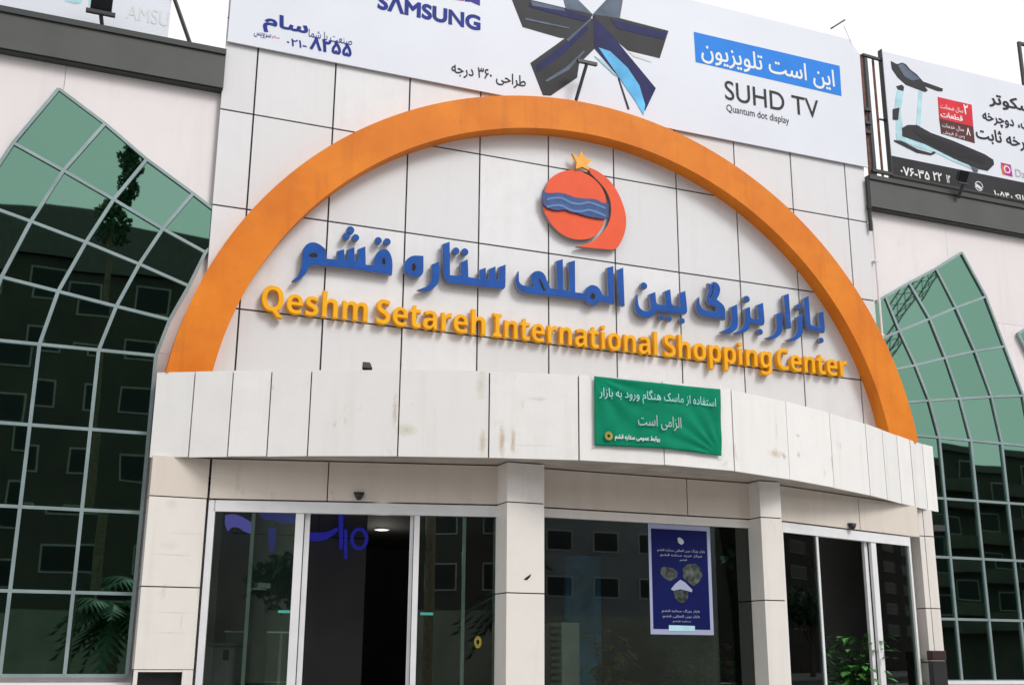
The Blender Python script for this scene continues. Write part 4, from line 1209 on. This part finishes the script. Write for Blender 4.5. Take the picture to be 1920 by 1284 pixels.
def spot(x, y, depth, label):
    z = 3.748
    d = FWD * FPX + RIGHT * (x - 960) - UP * (y - 642)
    k = (z - CZ) / d.z
    p = Vector((CX, CY, CZ)) + d * k
    o = thing('ceiling_spot', (p.x, p.y, z), label, 'ceiling light', 'small round ceiling lights inside')
    g = MB(); g.lathe((p.x, p.y, z - .03), [(.13, 0), (.14, .01), (.14, .028)], 16); g.build('ring', M['alu'], o)
    g = MB(); g.lathe((p.x, p.y, z - .034), [(.10, 0), (.105, .002)], 16); g.build('lamp', M['lamp'], o)
    ld = bpy.data.lights.new('lamp_light', 'POINT'); ld.energy = 9; ld.color = (1, .94, .85); ld.shadow_soft_size = .1
    lo = bpy.data.objects.new('lamp_light', ld); COL.objects.link(lo); lo.parent = o; lo.location = (0, 0, -.45)
spot(716, 990, 0, 'small round ceiling light inside the open left doorway')
spot(1149, 1050, 0, 'upper one of two round ceiling lights behind the middle shop window')
spot(1154, 1071, 0, 'lower one of two round ceiling lights behind the middle shop window')
# counter, gate post and rail behind the left doors
P1 = Plane((0, .75), (1, 0))
x0, x1 = H(P1, 392), H(P1, 468); zt_ = P1.hit(430, 1204)[1]
ct = thing('counter', (x0 + .4, 1, FL), 'grey reception counter behind the left glass of the left doors', 'counter')
g = MB(); g.wbox(x0 - .3, x1 - .02, .75, 1.2, FL, zt_ - .05); g.build('front', M['counter'], ct, bevel=.006)
g = MB(); g.wbox(x0 - .33, x1 + .01, .72, 1.25, zt_ - .047, zt_); g.build('top', M['inner_wall'], ct, bevel=.006)
xs_, zs_ = P1.hit(424, 1220); g = MB(); g.wbox(xs_ - .04, xs_ + .04, .742, .749, zs_ - .12, zs_ + .02); g.build('slot', M['black'], ct)
P2 = Plane((0, .45), (1, 0))
x0, x1 = H(P2, 476), H(P2, 506); zt_ = P2.hit(490, 1092)[1]
gp = thing('ticket_gate', (x0 + .1, .5, FL), 'dark upright gate post with pale top plates behind the left doors', 'gate post')
g = MB(); g.wbox(x0, x1, .45, .75, FL, zt_ - .10); g.build('body', M['dark'], gp, bevel=.01)
g = MB(); g.wbox(x0 - .02, x1 - .05, .44, .76, zt_ - .097, zt_ - .07); g.wbox(x0 + .05, x1 + .01, .46, .74, zt_ - .07, zt_); g.build('top_plate', M['cabinet'], gp, bevel=.006)
zr = P2.hit(510, 1182)[1]; xr = H(P2, 556)
rl = thing('glass_rail', (x1 + .3, .6, FL), 'low glass rail with a thin pale top bar beside the gate post', 'railing')
g = MB(); g.wbox(x0 - .3, xr, .80, .82, zr - .02, zr); g.build('top_bar', M['edge_glass'], rl)
g = MB(); g.wbox(x0 - .28, xr - .02, .805, .815, FL + .05, zr - .022); g.build('glass', M['clear_glass'], rl)
g = MB(); g.wbox(xr - .13, xr - .09, .785, .804, FL, zr - .022); g.build('post', M['counter'], rl)
# behind the middle window
P3 = Plane((0, -.6), (1, 0))
x0, xm, x1 = H(P3, 1034), H(P3, 1053), H(P3, 1086); zt_ = P3.hit(1060, 1166)[1]
cb = thing('white_cabinet', (x0 + .3, -.4, FL), 'pale upright cabinet with a louvred side at the left of the middle shop window', 'cabinet')
g = MB(); g.wbox(xm, x1, -.6, -.1, FL, zt_); g.build('body', M['cabinet'], cb, bevel=.008)
g = MB()
for k in range(12): g.wbox(x0, xm - .004, -.58, -.12, zt_ - .06 - k * .09, zt_ - k * .09 - .02)
g.wbox(x0 + .01, x0 + .02, -.5, -.2, FL, zt_ - .03); g.build('louvre', M['counter'], cb)
P4 = Plane((0, 2.2), (1, 0))
q0 = P4.hit(1062, 1040); q1 = P4.hit(1128, 1215)
bp_ = thing('reflection_panel', (q0[0] + .3, 2.2, FL), 'tall blue panel added as a blue reflection in the middle shop window', 'panel')  # added panel, stands in for a blue building mirrored in the glass
g = MB(); g.wbox(q0[0], q1[0], 2.2, 2.3, FL + .3, q0[1]); g.build('board', M['blue_panel'], bp_)
g = MB(); g.wbox(q0[0] - .1, q1[0] + .1, 2.15, 2.4, FL, FL + .29); g.build('base', M['dark'], bp_)

def plant(px0, px1, ytop, pl, label, leafm, potm, n=46, flowers=None, pot_h=.55, group='potted plants inside the entrance'):
    a0, zt_ = pl.hit(px0, ytop); a1 = pl.hit(px1, ytop)[0]
    c_ = (a0 + a1) / 2; w = (a1 - a0) / 2; y = pl.o.y
    o = thing('potted_plant', (c_, y, FL), label, 'plant', group)
    zp = FL + pot_h
    g = MB(); r = max(.12, w * .42); g.lathe((c_, y, FL), [(r * .7, 0), (r, pot_h), (r * 1.08, pot_h), (r * 1.08, pot_h + .03), (r * .9, pot_h + .03), (r * .88, pot_h - .03)], 16)
    g.build('pot', potm, o)
    g = MB(); st_ = MB()
    for i in range(n):
        an = random.uniform(0, 2 * math.pi); h = random.uniform(.35, 1) ** .8 * (zt_ - zp); sp = random.uniform(.15, 1) * w
        b0_ = Vector((c_ + random.uniform(-.3, .3) * r, y + random.uniform(-.3, .3) * r, zp - .02))
        tip = Vector((c_ + math.cos(an) * sp, y + math.sin(an) * sp, zp + h))
        mid = b0_ * .5 + tip * .5 + Vector((0, 0, .12 * h))
        if i % 3 == 0: st_.tube([b0_, mid, tip], [.008, .006, .003], 5)
        L = random.uniform(.12, .26); d = Vector((math.cos(an), math.sin(an), random.uniform(-.6, .5))).normalized()
        sd_ = d.cross(Vector((0, 0, 1))).normalized() * L * random.uniform(.22, .36); up_ = Vector((0, 0, -L * .15))
        for base in (tip, mid):
            g.face([base, base + d * L * .5 + sd_, base + d * L + up_, base + d * L * .5 - sd_])
            d = (d + Vector((random.uniform(-1, 1), random.uniform(-1, 1), random.uniform(-.4, .6)))).normalized(); sd_ = d.cross(Vector((0, 0, 1))).normalized() * L * .3
    st_.build('stems', M['leaf_dark'], o); g.build('leaves', leafm, o)
    if flowers:
        g = MB()
        for i in range(flowers[1]):
            p = Vector((c_ + random.uniform(-.8, .8) * w, y + random.uniform(-.8, .3) * w, zp + random.uniform(.5, 1) * (zt_ - zp)))
            g.lathe(p, [(.01, -.03), (.045, .0), (.05, .03), (.02, .05)], 7)
        g.build('flowers', flowers[0], o)
PP = Plane((0, -.85), (1, 0))
plant(1108, 1182, 1182, PP, 'yellowish bushy plant in a white pot behind the middle shop window', M['leaf_yellow'], M['white_pot'], 60)
plant(1245, 1335, 1205, Plane((0, -.7), (1, 0)), 'dark green bush in a pot below the blue poster', M['leaf_dark'], M['terracotta'], 70)
plant(1350, 1402, 1205, PP, 'plant with orange flowers beside the right pillar of the shop window', M['leaf'], M['terracotta'], 40, (M['flower'], 14))
plant(1508, 1560, 1205, Plane((0, -.6), (1, 0)), 'dark leafy plant behind the left glass of the right doors', M['leaf_dark'], M['terracotta'], 60)
plant(1556, 1650, 1188, Plane((0, -.25), (1, 0)), 'large bright green plant in the opening of the right doors', M['leaf'], M['terracotta'], 200)
plant(1665, 1716, 1215, Plane((0, .3), (1, 0)), 'small green plant behind the right glass of the right doors', M['leaf'], M['print_maroon'], 60)

# ------------------------------------------------------------------ the other side of the street, seen mirrored in the glass
def apartment(x0, x1, yf, h, floors, bays, wallm, label, balc=True, shop=None, vault=False):
    o = thing('apartment_building', ((x0 + x1) / 2, yf, 0), label, 'building', 'buildings across the street')
    sf = Plane((x1, yf), (-1, 0)); W_b = x1 - x0
    g = MB(); g.wbox(x0, x1, yf - 14, yf, 0, h); wl = g.build('wall', wallm, o)
    if vault:                                  # barrel roof
        g = MB(); ring = []
        for k in range(21):
            th = math.pi * k / 20
            ring.append((x0 + W_b / 2 - W_b / 2 * math.cos(th), h + 3.4 * math.sin(th) + .01))
        A = [g.bm.verts.new((x, yf + .3, z)) for x, z in ring]; B = [g.bm.verts.new((x, yf - 14.2, z)) for x, z in ring]
        for k in range(20): g.bm.faces.new((A[k], A[k + 1], B[k + 1], B[k]))
        g.bm.faces.new(A); g.bm.faces.new(B[::-1]); g.build('roof', M['roof_edge'], o)
    else:
        g = MB(); g.wbox(x0 - .3, x1 + .3, yf - 14.3, yf + .3, h + .01, h + .5); g.build('roof', M['roof_edge'], o)
    if shop:
        g = MB(); g.box(sf, .2, W_b - .2, 0, 3.9, .005, .12); g.build('shop_front', shop, o)
    fh = (h - 4) / floors; bw = W_b / bays; first = None
    for f_ in range(floors):
        z = 4 + f_ * fh
        if balc:
            g = MB(); g.box(sf, .3, W_b - .3, z - .1, z + .05, .0, 1.1); g.box(sf, .3, W_b - .3, z + .055, z + .75, 1.0, 1.1); g.build('balcony', M['balcony'], o)
        for k in range(bays):
            a = k * bw + bw / 2; ww_ = bw * .28
            if first is None:
                g = MB(); g.box(sf, -ww_, ww_, .9, fh * .8, .01, .05, mi=0); g.box(sf, -ww_ + .08, ww_ - .08, .98, fh * .8 - .08, .052, .06, mi=1)
                first = g.build('window', [M['frame_pale'], M['win_dark']], o)
                w_ = first
            else:
                w_ = first.copy(); COL.objects.link(w_); w_.parent = o; w_.matrix_parent_inverse = Matrix.Translation(-o.location)
            w_.location = (-a, 0, z)
    return o
apartment(-15, 13, -46, 21.5, 6, 9, M['brick_dark'], 'tall brown apartment block with barrel roof, mirrored in the left arched window', False, M['render_tan'], True)
apartment(18, 36, -48, 14.5, 4, 6, M['render_grey'], 'grey four storey block with plain windows across the street, mirrored in the shop window', False, M['render_tan'])
apartment(41, 82, -46, 15.0, 4, 13, M['brick_dark'], 'long brown block with balconies mirrored in the right arched window', True)
apartment(-48, -20, -47, 13, 3, 8, M['render_tan'], 'low tan block left of the tall brown apartment block across the street', False)

def palm(x, y, h, label, nf=22, L=2.4):
    o = thing('palm_tree', (x, y, 0), label, 'tree', 'palms across the street')
    bend = random.uniform(-.4, .4)
    pts = [(x + bend * (k / 10) ** 2, y, -.02 + h * k / 10) for k in range(11)]
    g = MB(); g.tube(pts, [.30 - .014 * k + (.03 if k % 2 else 0) for k in range(11)], 10); g.build('trunk', M['bark'], o)
    top = Vector(pts[-1]); g = MB()
    for i in range(nf):
        an = i * 2.4 + random.uniform(-.2, .2); el = random.uniform(-.5, 1.2); d = Vector((math.cos(an), math.sin(an), 0))
        prev = None; l_ = L * random.uniform(.8, 1.1)
        for k in range(13):
            t = k / 12
            p = top + d * (l_ * t * math.cos(el * .6)) + Vector((0, 0, l_ * (math.sin(el) * t * .8 - .75 * t * t)))
            if prev is not None:
                sd_ = d.cross(Vector((0, 0, 1)))
                for sg in (1, -1):
                    ll = .5 * math.sin(math.pi * min(1, t + .12)) + .06
                    tip = p + sd_ * sg * ll + d * .22 + Vector((0, 0, -ll * .55))
                    g.face([prev, p, tip])
            prev = p
    g.build('crown', M['leaf_dark'], o)
palm(.5, -24, 3.4, 'short palm with a thick trunk mirrored low in the left arched window', 26, 2.4)
palm(12, -26, 6.0, 'palm across the street mirrored in the middle shop window', 24, 2.6)

def tree(x, y, h, r, label, n=2600):
    o = thing('street_tree', (x, y, 0), label, 'tree', 'leafy trees across the street')
    g = MB(); g.tube([(x, y, -.02), (x + .1, y, h * .3), (x - .05, y, h * .6)], [.28, .2, .12], 9)
    cl = []
    for i in range(9):
        an = i * 2.4; p = Vector((x + math.cos(an) * r * random.uniform(.3, .75), y + math.sin(an) * r * random.uniform(.3, .75), h * random.uniform(.55, .9)))
        g.tube([(x, y, h * .35), (Vector((x, y, h * .35)) + p) / 2 + Vector((0, 0, .3)), p], [.10, .07, .03], 6, True); cl.append((p, r * random.uniform(.3, .55)))
    g.build('trunk', M['bark'], o); g = MB()
    for i in range(n):
        c0_, rr = cl[i % 9]
        v = Vector((random.gauss(0, 1), random.gauss(0, 1), random.gauss(0, 1))).normalized() * rr * random.uniform(.35, 1.1) ** .6; v.z *= .75
        p = c0_ + v; e1 = Vector((random.uniform(-1, 1), random.uniform(-1, 1), random.uniform(-1, 1))).normalized(); e2 = e1.orthogonal().normalized(); s_ = random.uniform(.14, .28)
        g.face([p - e1 * s_, p + e2 * s_ * .5, p + e1 * s_, p - e2 * s_ * .5])
    g.build('crown', M['leaf_dark'], o)
apartment(86, 215, -46, 22, 6, 14, M['brick_dark'], 'far long row of dark blocks down the street, mirrored in the right doors', False)
tree(27, -27, 7.5, 3.0, 'round tree across the street mirrored in the shop window')
tree(7, -27, 6.5, 2.6, 'small round tree across the street beside the palm')
tree(-8, -28, 6.5, 2.6, 'small round tree across the street left of the short palm')
tree(70, -33, 8.5, 4.0, 'broad tree far down the street mirrored in the right doors')
tree(95, -33, 7.5, 3.6, 'farthest broad tree down the street mirrored in the right doors')
# tall thin tree by the kerb, of which the tip shows in the left arched window
o = thing('slender_tree', (-1.1, -17, 0), 'tall slender tree with a narrow crown mirrored near the top of the left arched window', 'tree')
g = MB(); g.tube([(-1.1, -17, -.02), (-1.1, -17, 9), (-1.1, -17, 18)], [.16, .10, .04], 9); g.build('trunk', M['bark'], o)
g = MB()
for i in range(3600):
    z = random.uniform(13.4, 20); rr = (.62 * min(1, (20.3 - z) / 6) * (.75 + .35 * math.sin(z * 2.3) * math.sin(z * 5.1))) * random.uniform(.2, 1) ** .5; an = random.uniform(0, 6.283)
    p = Vector((-1.1 + rr * math.cos(an), -17 + rr * math.sin(an), z)); e1 = Vector((random.uniform(-1, 1), random.uniform(-1, 1), random.uniform(0, 1.6))).normalized(); e2 = e1.orthogonal().normalized(); s_ = random.uniform(.06, .12)
    g.face([p - e1 * s_, p + e2 * s_ * .5, p + e1 * s_, p - e2 * s_ * .5])
g.build('crown', M['leaf_dark'], o)
# crane on a building site behind the blocks
o = thing('tower_crane', (60, -62, 0), 'dark building crane with a raised jib mirrored in the right arched window', 'crane')
def truss(p, q, w, n, name):
    g = MB(); p, q = Vector(p), Vector(q); d = (q - p).normalized(); x = d.cross(Vector((0, 1, 0))).normalized() * w / 2; y = Vector((0, w / 2, 0))
    cs = [x + y, x - y, -x - y, -x + y]
    for c in cs: g.bar(p + c, q + c, .11)
    for k in range(n):
        for a_, b_ in ((0, 1), (1, 2), (2, 3), (3, 0)):
            g.bar(p + (q - p) * k / n + cs[a_], p + (q - p) * (k + 1) / n + cs[b_], .05)
    g.build(name, M['dark'], o)
truss((60, -62, 0), (60, -62, 23.5), 1.5, 14, 'mast'); truss((60.6, -62, 23.8), (74, -62, 40), 1.1, 14, 'jib')
g = MB(); g.wbox(57, 60.4, -63, -61, 23.5, 25.2); g.build('cabin', M['dark'], o)
